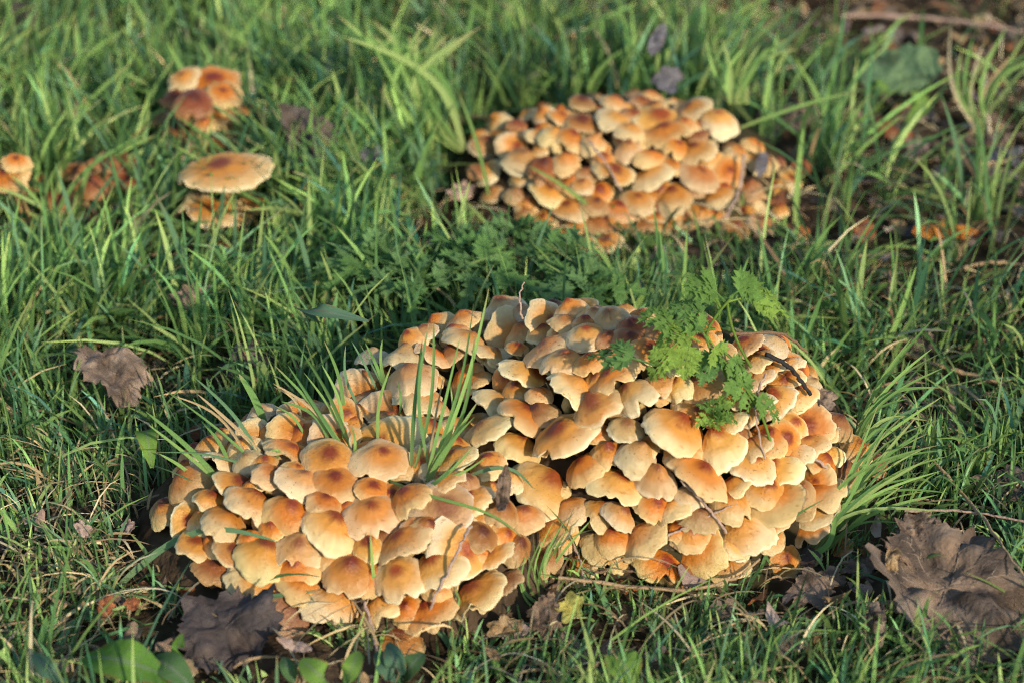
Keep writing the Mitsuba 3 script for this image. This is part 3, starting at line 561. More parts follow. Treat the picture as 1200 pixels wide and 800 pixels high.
# ---- dead leaves
def outline(kind, th, r_):
    if kind == 'maple':
        a = np.zeros_like(th)
        for c, l, w in ((0, 1.0, 0.30), (0.95, 0.86, 0.28), (-0.95, 0.86, 0.28), (1.95, 0.62, 0.26), (-1.95, 0.62, 0.26)):
            d = (th - c - r_.normal(0, 0.12) + np.pi) % (2 * np.pi) - np.pi
            a = np.maximum(a, l * r_.uniform(0.82, 1.1) / (1 + (np.abs(d) / (1.5 * w)) ** 2.4) + 0.0)
        a = np.maximum(a, 0.66 - 0.22 * np.cos(th) * (np.cos(th) < 0))
        a = a + 0.035 * np.sin(th * 9 + r_.uniform(0, 6)) + 0.015 * np.sin(th * 17)
    elif kind == 'oval': a = 1 / np.sqrt((np.cos(th)) ** 2 + (np.sin(th) / 0.56) ** 2) * (1 + 0.05 * np.sin(th * 9 + r_.uniform(0, 6)))
    else:
        a = 0.7 + 0 * th
        for k in range(2, 9): a = a + r_.normal(0, 0.13 / k ** 0.5) * np.sin(k * th + r_.uniform(0, 6.3))
    for k in range(12, 40, 3): a = a + r_.normal(0, 0.013) * np.sin(k * th + r_.uniform(0, 6.3))
    return np.clip(a, 0.25, 1.3)
BROWN = {'brown': ((0.105, 0.070, 0.050), (0.235, 0.165, 0.120)), 'grey': ((0.082, 0.060, 0.047), (0.245, 0.180, 0.138)), 'green': ((0.070, 0.130, 0.070), (0.125, 0.200, 0.100)), 'dark': ((0.026, 0.021, 0.023), (0.085, 0.068, 0.067)),
         'slate': ((0.044, 0.037, 0.036), (0.105, 0.086, 0.080)), 'worn': ((0.130, 0.092, 0.070), (0.330, 0.245, 0.190)), 'pink': ((0.27, 0.18, 0.15), (0.42, 0.31, 0.26)), 'rust': ((0.16, 0.052, 0.024), (0.32, 0.120, 0.050)), 'pale': ((0.09, 0.085, 0.10), (0.165, 0.155, 0.175)),
         'orange': ((0.40, 0.120, 0.016), (0.60, 0.250, 0.040)), 'yellow': ((0.20, 0.19, 0.040), (0.38, 0.36, 0.10)), 'tan': ((0.22, 0.135, 0.065), (0.40, 0.275, 0.150))}
def dead_leaf(label, u, v, w, kind, tone, turn, tilt=(0, -0.35), curl=0.5, lift=0.012, seed=0, veins=0, squash=1.0, name='dead_leaf', cat='dead leaf', group=None):
    r_ = np.random.default_rng(9000 + seed); p, t = spot(u, v, lift); S = 0.5 * w * t / FPX
    na, nr = (96, 16) if w > 60 else (44, 8)
    th = np.arange(na) * 2 * np.pi / na; rr = np.linspace(0, 1, nr) ** 0.85
    o = outline(kind, th, r_); X = rr[:, None] * o * np.cos(th); Y = rr[:, None] * o * np.sin(th) * squash
    ph = r_.uniform(0, 6, 4)
    def height(X, Y):
        q = np.stack([X, Y, 0 * X], -1); r2 = X * X + Y * Y
        fold = -0.30 * np.abs(Y + 0.1 * np.sin(3 * X + ph[0]))
        return curl * (0.55 * (meshkit.fbm(q * 1.6 + seed * 2.3, 3, 3) - 0.5) * 1.6 + 0.35 * X * X * np.sin(ph[1]) + 0.40 * r2 * r2 * (meshkit.fbm(q * 1.1 + seed, 2, 6) - 0.38) * 1.6 + 0.5 * fold) + 0.07 * (meshkit.fbm(q * 6 + seed, 2, 4) - 0.5) + 0.42 * curl * np.abs(meshkit.noise(q * 2.4 + seed * 3, 9) - 0.5) + 0.20 * curl * np.abs(meshkit.noise(q * 5.1 + seed * 3, 19) - 0.5)
    Z = height(X, Y)
    # the strips between side veins belly up a little
    Z = Z + 0.018 * np.abs(np.sin(5.5 * X + 2.2 * np.abs(Y) + ph[2]))
    a0 = norm(np.array([tilt[0], tilt[1], 1.0])); xv = norm(np.cross(np.array([0, 1.0, 0]), a0)); yv = np.cross(a0, xv)
    c, s = math.cos(turn), math.sin(turn); M = np.stack([c * xv + s * yv, -s * xv + c * yv, a0], 1)
    Vt = np.stack([X, Y, Z], -1).reshape(-1, 3); q = Vt * 1.0
    lo, hi = (np.array(x) for x in BROWN[tone])
    m = smooth01(0.3, 0.72, meshkit.fbm(q * 3.0 + seed * 5, 4, 12))[:, None]
    col = lo * (1 - m) + hi * m
    col = col * (0.8 + 0.45 * meshkit.fbm(q * 16 + seed, 2, 14))[:, None]
    warm = smooth01(0.52, 0.7, meshkit.fbm(q * 2.1 + seed * 1.3, 3, 33))[:, None]; col = col * (1 - 0.55 * warm) + 0.55 * warm * np.array([1.30, 1.12, 0.92]) * hi
    drk = smooth01(0.55, 0.72, meshkit.fbm(q * 2.6 + seed * 2.9, 4, 43))[:, None]; col = col * (1 - 0.6 * drk)
    sp = (meshkit.noise(q * 13 + seed, 15) > 0.84)[:, None]; col = np.where(sp, col * 0.55, col)
    V3 = Vt * S @ M.T + p
    low = (ground_z(V3[:, 0], V3[:, 1]) + 0.002 - V3[:, 2]).max()
    V3[:, 2] += np.clip(low, 0, 0.02) * 0.7
    f = grid_faces(nr, na, True); n = len(V3)
    nrm = meshkit.arrays((V3, f), True)[2]
    Vb = V3 - nrm * 0.0004; e = np.arange((nr - 1) * na, nr * na); en = np.roll(e, -1)
    F = np.vstack([f, f[:, ::-1] + n, np.stack([e, e + n, en + n, en], -1)])
    k = thing(name, label, cat, group)
    if veins: part('blade', k, (np.vstack([V3, Vb]), F), 'dead_leaf_mat', True, np.vstack([col, col * 0.9]))
    else: scene[k] = ply((np.vstack([V3, Vb]), F), 'dead_leaf_mat', smooth=True, color=np.vstack([col, col * 0.9]))
    lobes = {5: (0, 0.95, -0.95, 1.95, -1.95), 3: (0, 0.9, -0.9), 1: (0,)}.get(veins, ())
    for a in lobes:
        rad = np.interp(a % (2 * np.pi), np.r_[th, 2 * np.pi], np.r_[o, o[0]]) * 0.93
        q = np.linspace(-0.05 if a == 0 else 0.0, rad, 14); cx, cy = q * math.cos(a) - 0.03 * np.sin(q * 6), (q * math.sin(a) + 0.03 * np.sin(q * 5 + a)) * squash
        cz = height(cx, cy) + 0.018 * np.abs(np.sin(5.5 * cx + 2.2 * np.abs(cy) + ph[2])); pts = np.stack([cx, cy, cz], -1) * S @ M.T + p
        pts[:, 2] += np.clip(low, 0, 0.02) * 0.7
        pv, pf = tube(pts, np.linspace(0.0011, 0.0004, 14) * S / 0.07, 5); part('vein', k, (pv, pf), 'twig_mat', True, np.tile(np.clip(hi * 0.75, 0.02, 1), (len(pv), 1)))
    if veins == 5:      # the net of finer veins between the main ones
        V_, F_, m_ = [], [], 0
        for a in lobes:
            for g_ in (0.25, 0.42, 0.58, 0.74):
                for sg in (-1, 1):
                    q = np.linspace(0, 0.26 * (1.1 - g_), 7); cx = g_ * 0.9 * math.cos(a) + q * math.cos(a + sg * 0.75); cy = (g_ * 0.9 * math.sin(a) + q * math.sin(a + sg * 0.75)) * squash
                    cz = height(cx, cy) + 0.018 * np.abs(np.sin(5.5 * cx + 2.2 * np.abs(cy) + ph[2])); pts = np.stack([cx, cy, cz], -1) * S @ M.T + p; pts[:, 2] += np.clip(low, 0, 0.02) * 0.7
                    pv, pf = tube(pts, np.linspace(0.0006, 0.0003, 7) * S / 0.07, 4); V_.append(pv); F_.append(pf + m_); m_ += len(pv)
        kk = part('fine_veins', k, (np.vstack(V_), np.vstack(F_)), 'twig_mat', True, np.tile(np.clip(hi * 0.8, 0.02, 1), (m_, 1))); tag(kk, None, None, None, 'stuff')
    return k
LV = [  # label, u, v, width, outline, tone, turn, tilt, curl, lift, veins, squash
    ('large brown maple leaf with dark veins, lying folded in the lower right', 1114, 700, 262, 'maple', 'grey', 2.2, (0.15, -0.45), 0.85, 0.022, 5, 0.92),
    ('crumpled dark grey leaf pressed under the low clump', 270, 752, 178, 'rag', 'dark', 0.4, (-0.1, -0.5), 0.8, 0.006, 3, 0.8),
    ('grey brown leaf torn into two lobes in the left grass', 132, 436, 124, 'rag', 'worn', -0.4, (0.1, -0.55), 0.95, 0.048, 1, 0.75),
    ('small tan brown leaf curled in the shaded left grass', 221, 346, 58, 'rag', 'worn', 0.6, (0.1, -0.6), 0.8, 0.050, 0, 0.7),
    ('slate grey leaf standing on edge behind the low clump', 292, 438, 112, 'rag', 'slate', 1.5, (0.1, -0.9), 1.0, 0.022, 1, 0.7),
    ('dark leaf sunk in the shade behind the fan of blades', 378, 428, 70, 'rag', 'slate', 0.2, (0.0, -0.9), 0.6, 0.012, 0, 0.9),
    ('blurred slate coloured leaf in the grass between the old mushrooms and far clump', 362, 166, 96, 'rag', 'slate', 0.4, (0.2, -1.0), 0.8, 0.078, 0, 1.2),
    ('pale pinkish leaf at the left foot of the far clump', 541, 226, 42, 'rag', 'pink', 0.3, (0.0, -0.9), 0.6, 0.020, 0, 0.9),
    ('crumpled brown leaf wedged under the gap between the two front clumps', 640, 722, 66, 'rag', 'brown', 1.2, (0.2, -0.9), 1.1, 0.018, 0, 0.9),
    ('tan scrap of leaf under the right end of the low clump', 592, 735, 58, 'rag', 'tan', 0.2, (0.0, -0.7), 1.0, 0.014, 0, 0.6),
    ('dark brown strip of leaf stuck upright in the gap between the clumps', 590, 575, 54, 'oval', 'brown', 1.45, (0.0, -1.2), 0.9, 0.016, 0, 0.55),
    ('yellow green dying leaf at the foot of the tall clump', 668, 712, 50, 'rag', 'yellow', 0.9, (0.1, -0.8), 0.8, 0.022, 0, 0.8),
    ('brown leaf scrap lying on the right shoulder of the tall clump', 968, 468, 40, 'rag', 'grey', 0.3, (0.3, -0.6), 0.7, 0.012, 0, 0.8),
    ('mauve grey leaf resting on the far clump', 893, 192, 36, 'oval', 'pale', 1.4, (0.1, -0.8), 0.7, 0.012, 0, 0.7),
    ('small pale pink leaf among straw coloured blades', 98, 620, 34, 'rag', 'pink', -0.9, (0.0, -0.8), 0.7, 0.030, 0, 0.6),
    ('reddish brown leaf scrap left of the dark crumpled leaf', 124, 712, 36, 'rag', 'rust', 1.3, (0.1, -0.7), 0.7, 0.020, 0, 0.8),
    ('small rust coloured scrap beside the reddish leaf scrap', 155, 707, 26, 'rag', 'rust', 0.2, (0.1, -0.7), 0.7, 0.020, 0, 0.8),
    ('narrow pink tan scrap in front of the dark crumpled leaf', 346, 757, 42, 'oval', 'pink', -0.3, (0.0, -0.6), 0.7, 0.030, 0, 0.6),
    ('grey leaf lying flat at the right foot of the tall clump', 955, 688, 96, 'rag', 'grey', 0.4, (0.0, -0.3), 0.55, 0.010, 1, 0.8),
    ('curled leaf piece rolled up before the large maple leaf', 1026, 735, 66, 'oval', 'grey', 1.2, (-0.4, -0.8), 1.3, 0.022, 0, 0.7),
    ('twisted tan scrap hanging behind the large maple leaf', 1046, 655, 40, 'rag', 'tan', 1.3, (-0.3, -1.0), 0.9, 0.050, 0, 0.6),
    ('crinkled brown leaf tip above the large maple leaf', 1078, 618, 66, 'rag', 'grey', 0.4, (0.1, -0.9), 1.0, 0.045, 0, 0.8),
    ('brown leaf half hidden under the blades beside the tall clump', 1010, 665, 70, 'rag', 'brown', 0.2, (0.0, -0.4), 0.6, 0.010, 0, 0.6),
    ('dark leaf at the right edge below the brown straw', 1185, 568, 70, 'rag', 'slate', 1.2, (0.1, -0.6), 0.7, 0.016, 0, 0.9),
    ('grey leaf under the thick brown straw', 1080, 405, 60, 'rag', 'grey', 0.3, (0.0, -0.5), 0.8, 0.012, 0, 0.7),
    ('brown leaf in the grass below the thick brown straw', 1120, 500, 66, 'rag', 'brown', 2.0, (0.0, -0.5), 0.9, 0.012, 0, 0.6),
    ('crumpled pinkish brown leaf beyond the right end of the far clump', 938, 136, 70, 'rag', 'grey', 0.2, (0.0, -0.8), 0.9, 0.018, 0, 0.7),
    ('bright orange fallen leaf in the grass right of the far clump', 1106, 272, 76, 'oval', 'orange', 0.1, (0.0, -0.7), 0.5, 0.022, 0, 0.55),
    ('greyish leaf on the bare soil below the round leaf', 1075, 178, 46, 'rag', 'pink', 0.5, (0.0, -0.6), 0.7, 0.014, 0, 0.7),
    ('pale grey leaf near the right edge on the bare soil', 1178, 185, 60, 'rag', 'pale', 0.2, (0.0, -0.5), 0.7, 0.014, 0, 0.6),
    ('purple grey leaf lying on the soil below the tuft with withered bases', 1100, 212, 44, 'oval', 'pale', 1.3, (0.0, -0.7), 0.6, 0.014, 0, 0.7),
    ('bluish grey blurred leaf above the far clump', 782, 95, 50, 'rag', 'pale', 1.0, (0.0, -0.8), 0.6, 0.018, 0, 0.9),
    ('pale blurred leaf at the top edge above the far clump', 770, 48, 44, 'oval', 'pale', 1.2, (0.0, -0.9), 0.6, 0.07, 0, 0.7),
    ('purplish blurred leaf in the top left corner', 30, 28, 80, 'rag', 'slate', 0.2, (0.0, -0.9), 0.7, 0.06, 0, 0.8),
    ('lilac grey blurred leaf behind the wavy old mushroom', 246, 70, 54, 'rag', 'pale', 0.2, (0.0, -0.9), 0.6, 0.030, 0, 0.7),
    ('grey brown leaf in the short grass at the bottom right', 925, 755, 60, 'rag', 'brown', 0.2, (0.0, -0.4), 0.8, 0.010, 0, 0.7),
    ('dark brown leaf beneath the yellow green leaf', 690, 775, 70, 'rag', 'brown', 0.8, (0.0, -0.4), 0.8, 0.008, 0, 0.7),
    ('pale blue grey blurred leaf left of the far clump', 433, 182, 44, 'rag', 'pale', 0.4, (0.0, -0.9), 0.7, 0.06, 0, 0.7),
    ('brown leaf just above the crumpled leaf beyond the far clump', 905, 45, 90, 'rag', 'brown', 0.4, (0.0, -0.8), 0.7, 0.045, 0, 0.6)]
for i, q in enumerate(LV): dead_leaf(*q[:10], seed=i, veins=q[10], squash=q[11])
dead_leaf('big round green leaf, out of focus at the top right', 1056, 84, 96, 'oval', 'green', 0.2, (-0.1, -1.0), 0.35, 0.055, 300, 1, 1.1, 'round_leaf', 'leaf')
r9 = np.random.default_rng(77); SCRAPS = []
for i in range(34):
    while True:
        u, v = r9.uniform(0, 1200), r9.choice([r9.uniform(0, 240), r9.uniform(500, 800)])
        if v < 240 and u < 480 and r9.random() < 0.8: continue
        if v < 240 and 520 < u < 950 and v > 95: continue
        if v > 500 and 170 < u < 1000 and v < 760: continue
        break
    tone = ['brown', 'grey', 'pink', 'brown', 'slate', 'tan'][i % 6]
    if i in SCRAP_HIDDEN: r9.uniform(size=8); continue
    k = dead_leaf('scrap of dead leaf', u, v, r9.uniform(18, 38), ['rag', 'oval'][i % 2], tone, r9.uniform(0, 6), (r9.normal(0, 0.3), -0.5 + r9.normal(0, 0.3)), 0.8, r9.uniform(0.006, 0.02), 200 + i, 0, r9.uniform(0.5, 0.9),
              name='leaf_scrap', cat='dead leaf', group='scraps of dead leaf in the grass'); SCRAPS.append((k, u, v, tone, i))

# ---- twigs and straws
def stick(name, label, cat, px, mm, tone, lift=0.006, flat=0.0, seed=0):
    r_ = np.random.default_rng(500 + seed); c = spline(np.array([spot(q[0], q[1], q[2] if len(q) > 2 else lift)[0] for q in px]), 22)
    c = c + r_.normal(0, 0.0004, c.shape)
    v, f = tube(c, 0.0005 * np.asarray(mm, float) * np.linspace(1, 0.75, 22) * (1 + 0.10 * r_.normal(size=22)), 7)
    b = np.array({'straw': (0.34, 0.23, 0.13), 'black': (0.022, 0.020, 0.022), 'pink': (0.36, 0.25, 0.20), 'brown': (0.17, 0.105, 0.065), 'pale': (0.48, 0.40, 0.27)}[tone])
    col = b * (0.7 + 0.6 * meshkit.fbm(v * np.array([220, 220, 220]), 3, 4))[:, None]
    k = thing(name, label, cat); scene[k] = ply((v, f), 'twig_mat', smooth=True, color=col)
stick('twig', 'black twig lying across the right shoulder of the tall clump', 'twig', [(898, 415, 0.016), (925, 430, 0.016), (942, 450, 0.014), (950, 462, 0.01)], 3.6, 'black', seed=1)
stick('straw', 'thick brown straw slanting through the grass to the right edge', 'straw', [(1040, 405, 0.02), (1100, 428, 0.022), (1150, 442, 0.022), (1215, 462, 0.02)], 4.4, 'straw', seed=2)
stick('straw', 'short brown straw below the thick brown straw', 'straw', [(1055, 462, 0.016), (1085, 492, 0.014), (1112, 522, 0.01)], 3.8, 'straw', seed=3)
stick('straw', 'upright flat straw right of the tall clump', 'straw', [(1052, 405, 0.01), (1046, 375, 0.03), (1042, 318, 0.055)], 4.6, 'brown', seed=4)
stick('straw', 'pinkish dry stem lying over the wide cap of the low clump', 'straw', [(552, 616, 0.014), (545, 627, 0.022), (528, 665, 0.022), (507, 705, 0.016), (500, 730, 0.012)], 2.2, 'pink', seed=5)
stick('straw', 'thin pale stem crossing the lowest caps of the low clump', 'straw', [(427, 705, 0.02), (435, 732, 0.016), (442, 770, 0.02)], 2.4, 'pink', seed=6)
stick('straw', 'long tan stem lying along the foot of the tall clump', 'straw', [(655, 678, 0.02), (705, 682, 0.02), (770, 690, 0.018), (850, 682, 0.018), (890, 655, 0.02)], 2.6, 'straw', seed=7)
stick('straw', 'dry stem slanting over the middle caps of the tall clump', 'straw', [(797, 562, 0.02), (825, 590, 0.02), (852, 624, 0.018)], 2.2, 'pink', seed=8)
stick('straw', 'thin dry stem hanging under the front caps of the tall clump', 'straw', [(658, 612, 0.02), (674, 640, 0.018), (684, 685, 0.016)], 2.0, 'pink', seed=9)
stick('straw', 'fine straw lying between the lower right caps of the tall clump', 'straw', [(780, 628, 0.016), (815, 612, 0.016), (862, 590, 0.014)], 1.6, 'pink', seed=10)
stick('straw', 'fine dry stem beside the drooping green leaves on the tall clump', 'straw', [(898, 437, 0.018), (886, 470, 0.018), (897, 538, 0.014)], 1.7, 'pink', seed=11)
stick('straw', 'short straw stub on the right caps of the tall clump', 'straw', [(950, 535, 0.012), (973, 556, 0.012), (974, 577, 0.012)], 2.2, 'pink', seed=12)
stick('straw', 'purple brown stem leaning on the far clump', 'straw', [(872, 182, 0.02), (868, 215, 0.02), (848, 258, 0.016)], 3.6, 'pink', seed=13)
stick('straw', 'dry stem slanting over the left caps of the far clump', 'straw', [(690, 165, 0.014), (712, 195, 0.014), (728, 225, 0.012)], 2.4, 'pink', seed=14)
stick('straw', 'long blurred straw lying along the top right soil', 'straw', [(985, 18, 0.02), (1090, 22, 0.02), (1200, 38, 0.02)], 5.5, 'pink', seed=15)
stick('straw', 'pale blurred stem in the grass at the right edge', 'straw', [(1125, 315, 0.02), (1165, 308, 0.024), (1205, 312, 0.02)], 3.6, 'straw', seed=16)
stick('twig', 'dark leaf stalk arching over the grey brown leaf on the left', 'twig', [(52, 495, 0.016), (95, 455, 0.026), (125, 432, 0.034), (158, 421, 0.024)], 2.2, 'black', seed=17)
stick('straw', 'tan stem lying near the large maple leaf', 'straw', [(1095, 540, 0.024), (1130, 580, 0.026), (1175, 640, 0.04), (1200, 675, 0.04)], 2.6, 'straw', seed=18)
stick('straw', 'horizontal pinkish stem behind the large maple leaf', 'straw', [(1060, 598, 0.022), (1120, 598, 0.026), (1205, 612, 0.026)], 2.0, 'pink', seed=19)
stick('straw', 'pink forked stalk standing at the top of the tall clump', 'straw', [(613, 374, 0.012), (609, 350, 0.03), (614, 330, 0.04)], 1.6, 'pink', seed=20)
stick('straw', 'pale withered stalk below the tuft with withered bases', 'straw', [(1160, 160, 0.005), (1156, 125, 0.03), (1154, 85, 0.05)], 5.0, 'pale', seed=21)
stick('twig', 'dark twig under the stem at the foot of the tall clump', 'twig', [(640, 690, 0.008), (690, 672, 0.01), (745, 668, 0.01)], 2.6, 'brown', seed=22)
stick('twig', 'dark twig behind the leafy sprig on the tall clump', 'twig', [(855, 392, 0.006), (885, 390, 0.012), (918, 392, 0.012), (945, 412, 0.008)], 2.4, 'brown', seed=23)

# ---- fern-like green sprigs
def pinna(base, d, nrm, L, W, r_, teeth=4):
    """a deeply toothed leaflet: base point, direction, normal, length, half width"""
    n = teeth * 2 + 2; s = np.linspace(0, 1, n); sd = norm(np.cross(nrm, d))
    w = W * np.sin(np.pi * np.clip(s * 0.86 + 0.12, 0, 1)) ** 0.8 * np.where(np.arange(n) % 2 == 1, 1.0, 0.36); w[0], w[-1] = 0.10 * W, 0.02 * W
    droop = r_.uniform(0.05, 0.3)
    c = base + (L * s)[:, None] * d - (droop * L * s ** 2)[:, None] * nrm
    ahead = (np.arange(n) % 2 == 1)[:, None] * d * 0.16 * L
    up = 0.25 * w[:, None] * nrm
    V = np.stack([c + ahead - w[:, None] * sd + up, c, c + ahead + w[:, None] * sd + up], 1).reshape(-1, 3)
    return V, grid_faces(n, 3)
def frond(parent, px, width, tone, seed, lift=0.03, pairs=4, bare=0.28, label=None, lifts=None, flat=False):
    r_ = np.random.default_rng(seed)
    pts = [level(*q) if flat else spot(q[0], q[1], q[2] if len(q) > 2 else lift)[0] for q in px]
    c = spline(pts, 20); t = norm(np.gradient(c, axis=0)); up0 = norm(np.array([r_.normal(0.1, 0.25), -0.45 + r_.normal(0, 0.2), 1.0]))
    V, F, o = [], [], 0
    L = np.linalg.norm(c[-1] - c[0]); W = width * np.linalg.norm(c[0] - EYE) / FPX * 0.5
    def add(v, f):
        nonlocal o
        V.append(v); F.append(f if f.shape[1] == 4 else np.hstack([f, f[:, 2:3]])); o += len(v)
    for j in range(pairs):
        s = bare + (1 - bare) * (j + 0.3) / (pairs + 0.3); i = min(19, int(s * 19)); nn = norm(up0 - (up0 @ t[i]) * t[i]); sd = np.cross(nn, t[i])
        ln = W * 1.15 * (1 - 0.62 * s) * r_.uniform(0.85, 1.15)
        for sg in (-1, 1):
            d = norm(sg * sd * 0.9 + t[i] * r_.uniform(0.45, 0.75) + nn * r_.normal(0.05, 0.16)); n2 = norm(nn + sg * sd * r_.normal(-0.1, 0.25))
            add(*pinna(c[i], d, norm(n2 - (n2 @ d) * d), ln, ln * 0.42, r_, 3))
            for g in (0.42,):     # side lobes of the leaflet
                b = c[i] + d * ln * g
                for s2 in (-1, 1):
                    d2 = norm(d * 0.9 + s2 * np.cross(nn, d)); add(*pinna(b, d2, nn, ln * 0.40, ln * 0.12, r_, 2))
    i = 18; nn = norm(up0 - (up0 @ t[i]) * t[i]); add(*pinna(c[15], t[16], nn, L * 0.30, W * 0.26, r_, 4))
    v, f = tube(c, np.linspace(0.0008, 0.0003, 20), 5)
    offs = np.cumsum([0] + [len(x) for x in V]); quads = np.vstack([f_ + a for f_, a in zip(F, offs)])
    tri = np.vstack([quads[:, [0, 1, 2]], quads[:, [0, 2, 3]]]); tri = np.vstack([tri, f + offs[-1]])
    allv = np.vstack(V + [v])
    g = np.array({'l': (0.23, 0.36, 0.075), 'g': (0.140, 0.255, 0.065), 'd': (0.120, 0.235, 0.075), 'b': (0.135, 0.245, 0.095)}[tone])
    col = g * (0.75 + 0.5 * meshkit.noise(allv * 300, seed))[:, None] * r_.uniform(0.9, 1.1)
    col[::3] *= 0.92
    return part('leaf', parent, (allv, tri), 'leaf_green_mat', False, np.clip(col, 0.01, 0.8), label=label)
k = thing('cow_parsley', 'bright green fern-like sprig spreading over the top of the tall clump', 'leafy sprig')
for i, q in enumerate([([(768, 428, .03), (735, 418, .04), (692, 416, .025)], 62, 'd'), ([(802, 392, .04), (780, 378, .055), (750, 366, .05)], 60, 'g'), ([(800, 395, .04), (780, 415, .04), (762, 445, .02)], 58, 'l'), ([(812, 390, .04), (806, 415, .035), (802, 442, .02)], 50, 'l'),
                       ([(835, 385, .04), (815, 368, .055), (785, 356, .055)], 56, 'd'), ([(850, 355, .07), (880, 348, .075), (918, 366, .06)], 84, 'l'), ([(848, 352, .07), (830, 338, .08), (803, 334, .08)], 64, 'g'), ([(852, 352, .07), (872, 338, .08), (890, 342, .075)], 60, 'g'),
                       ([(828, 392, .045), (838, 408, .04), (850, 432, .02)], 52, 'l'), ([(842, 405, .035), (858, 422, .035), (882, 452, .02)], 60, 'g'), ([(848, 425, .03), (862, 445, .03), (886, 478, .015)], 58, 'g'), ([(872, 452, .03), (892, 470, .03), (914, 492, .015)], 40, 'g'),
                       ([(820, 400, .045), (792, 392, .055), (768, 402, .045)], 56, 'l'), ([(846, 400, .04), (832, 425, .03), (822, 448, .02)], 46, 'd'), ([(830, 400, .05), (812, 380, .06), (790, 388, .05)], 44, 'g')]):
    frond(k, q[0], q[1], q[2], 800 + i)
for px in ([(862, 470, .004), (840, 420, .03), (828, 395, .045), (838, 372, .06), (856, 350, .075)], [(838, 385, .055), (810, 392, .045), (768, 428, .032)], [(845, 362, .066), (842, 356, .07), (838, 348, .075)], [(905, 525, .006), (894, 490, .016), (872, 452, .03), (846, 420, .034)], [(880, 430, .02), (855, 372, .06), (852, 352, .07)]):
    c = spline([spot(*q)[0] for q in px], 16); v, f = tube(c, 0.0010, 6); part('stalk', k, (v, f), 'leaf_green_mat', True, np.tile([0.16, 0.26, 0.05], (len(v), 1)))
k = thing('cow_parsley', 'small bright rosette of toothed leaves on the middle of the tall clump', 'leafy sprig')
for i, q in enumerate([([(838, 486, .012), (828, 478, .02), (816, 474, .016)], 36, 'g'), ([(838, 486, .012), (846, 474, .022), (858, 468, .018)], 34, 'l'), ([(838, 486, .012), (838, 494, .016), (836, 502, .012)], 34, 'l'), ([(838, 486, .012), (824, 490, .016), (816, 500, .012)], 26, 'l'), ([(838, 486, .012), (852, 488, .016), (864, 494, .012)], 34, 'g'), ([(838, 486, .012), (836, 476, .02), (836, 466, .018)], 30, 'g')]):
    frond(k, q[0], q[1], q[2], 830 + i, pairs=3, bare=0.1)
rf = np.random.default_rng(5)
FERN = ['fern-like plant in the shade straight behind the tall clump', 'fern-like plant nearest the far clump', 'fern-like plant behind the fan of blades', 'fern-like plant left of the other shaded ferns', 'fern-like plant between the tall clump and the far clump', 'fern-like plant beside the bright curved blade', 'fern-like plant in the deep shade near the top of the tall clump']
for (cu, cv), lab in zip([(560, 318), (600, 270), (478, 325), (440, 305), (655, 300), (530, 290), (690, 335)], FERN):
    k = thing('cow_parsley', lab, 'leafy plant')
    for j in range(5):
        a = rf.uniform(0, 6.3); du, dv = 62 * math.cos(a), 30 * math.sin(a)
        frond(k, [(cu, cv + 22, .012), (cu + 0.5 * du, cv + 0.5 * dv, .078), (cu + du, cv + dv + 4, .072)], 80, 'bdb'[j % 3], 860 + COUNT.get('cow_parsley', 0) * 10 + j, pairs=5, flat=True)

# ---- broad green leaves
def broad(parent, px, width, tone, seed, shape=1.0, cup=0.2, wavy=0.03, part_name='leaf'):
    r_ = np.random.default_rng(seed); c = spline([spot(*q)[0] for q in px], 18); t = norm(np.gradient(c, axis=0))
    up0 = norm(np.array([r_.normal(0, 0.15), -0.55, 1.0])); sd = norm(np.cross(up0, t)); nn = np.cross(t, sd)
    s = np.linspace(0, 1, 18); W = width * np.linalg.norm(c[0] - EYE) / FPX * 0.5
    w = W * np.sin(np.pi * np.clip(s, 0.015, 0.985) ** shape) ** 0.62; m = np.linspace(-1, 1, 11)
    ruf = wavy * W * np.sin(s[:, None] * 15 + 2.5 * np.sign(m)[None] + r_.uniform(0, 6)) * np.abs(m) ** 2
    V = c[:, None] + (w[:, None] * m)[..., None] * sd[:, None] + (cup * w[:, None] * np.abs(m) ** 1.3 + ruf - 0.05 * W * np.abs(np.sin(s[:, None] * 22 + 4 * np.abs(m))) * (np.abs(m) > 0.02))[..., None] * nn[:, None]
    V = V.reshape(-1, 3); g = np.array({'d': (0.075, 0.150, 0.060), 'l': (0.17, 0.30, 0.06), 'b': (0.090, 0.175, 0.110), 'g': (0.11, 0.23, 0.045)}[tone])
    col = g * (0.78 + 0.45 * meshkit.fbm(V * 140, 3, seed))[:, None]; mid = np.tile(np.abs(m) < 0.05, 18); col[mid] = col[mid] * 0.6 + 0.09
    vein = np.abs(np.sin(s[:, None] * 22 + 4 * np.abs(m)[None])).reshape(-1) < 0.30; col[vein] = col[vein] * 0.8 + 0.035
    edge_ = np.tile(np.abs(m) > 0.9, 18) & (meshkit.noise(V * 200, seed + 3) > 0.6); col[edge_] = [0.20, 0.13, 0.05]
    spots_ = meshkit.noise(V * 420, seed + 1) > 0.92; col[spots_] *= np.array([1.0, 0.6, 0.5])
    if parent: return part(part_name, parent, (V, grid_faces(18, 11)), 'leaf_green_mat', True, np.clip(col, 0.01, 0.8))
    return (V, grid_faces(18, 11)), np.clip(col, 0.01, 0.8)
def single_leaf(name, label, cat, *a, **b):
    k = thing(name, label, cat); m, col = broad(None, *a, **b); scene[k] = ply(m, 'leaf_green_mat', smooth=True, color=col)
k = thing('dock_plant', 'broad smooth green leaves at the bottom left corner of the grass', 'plant')
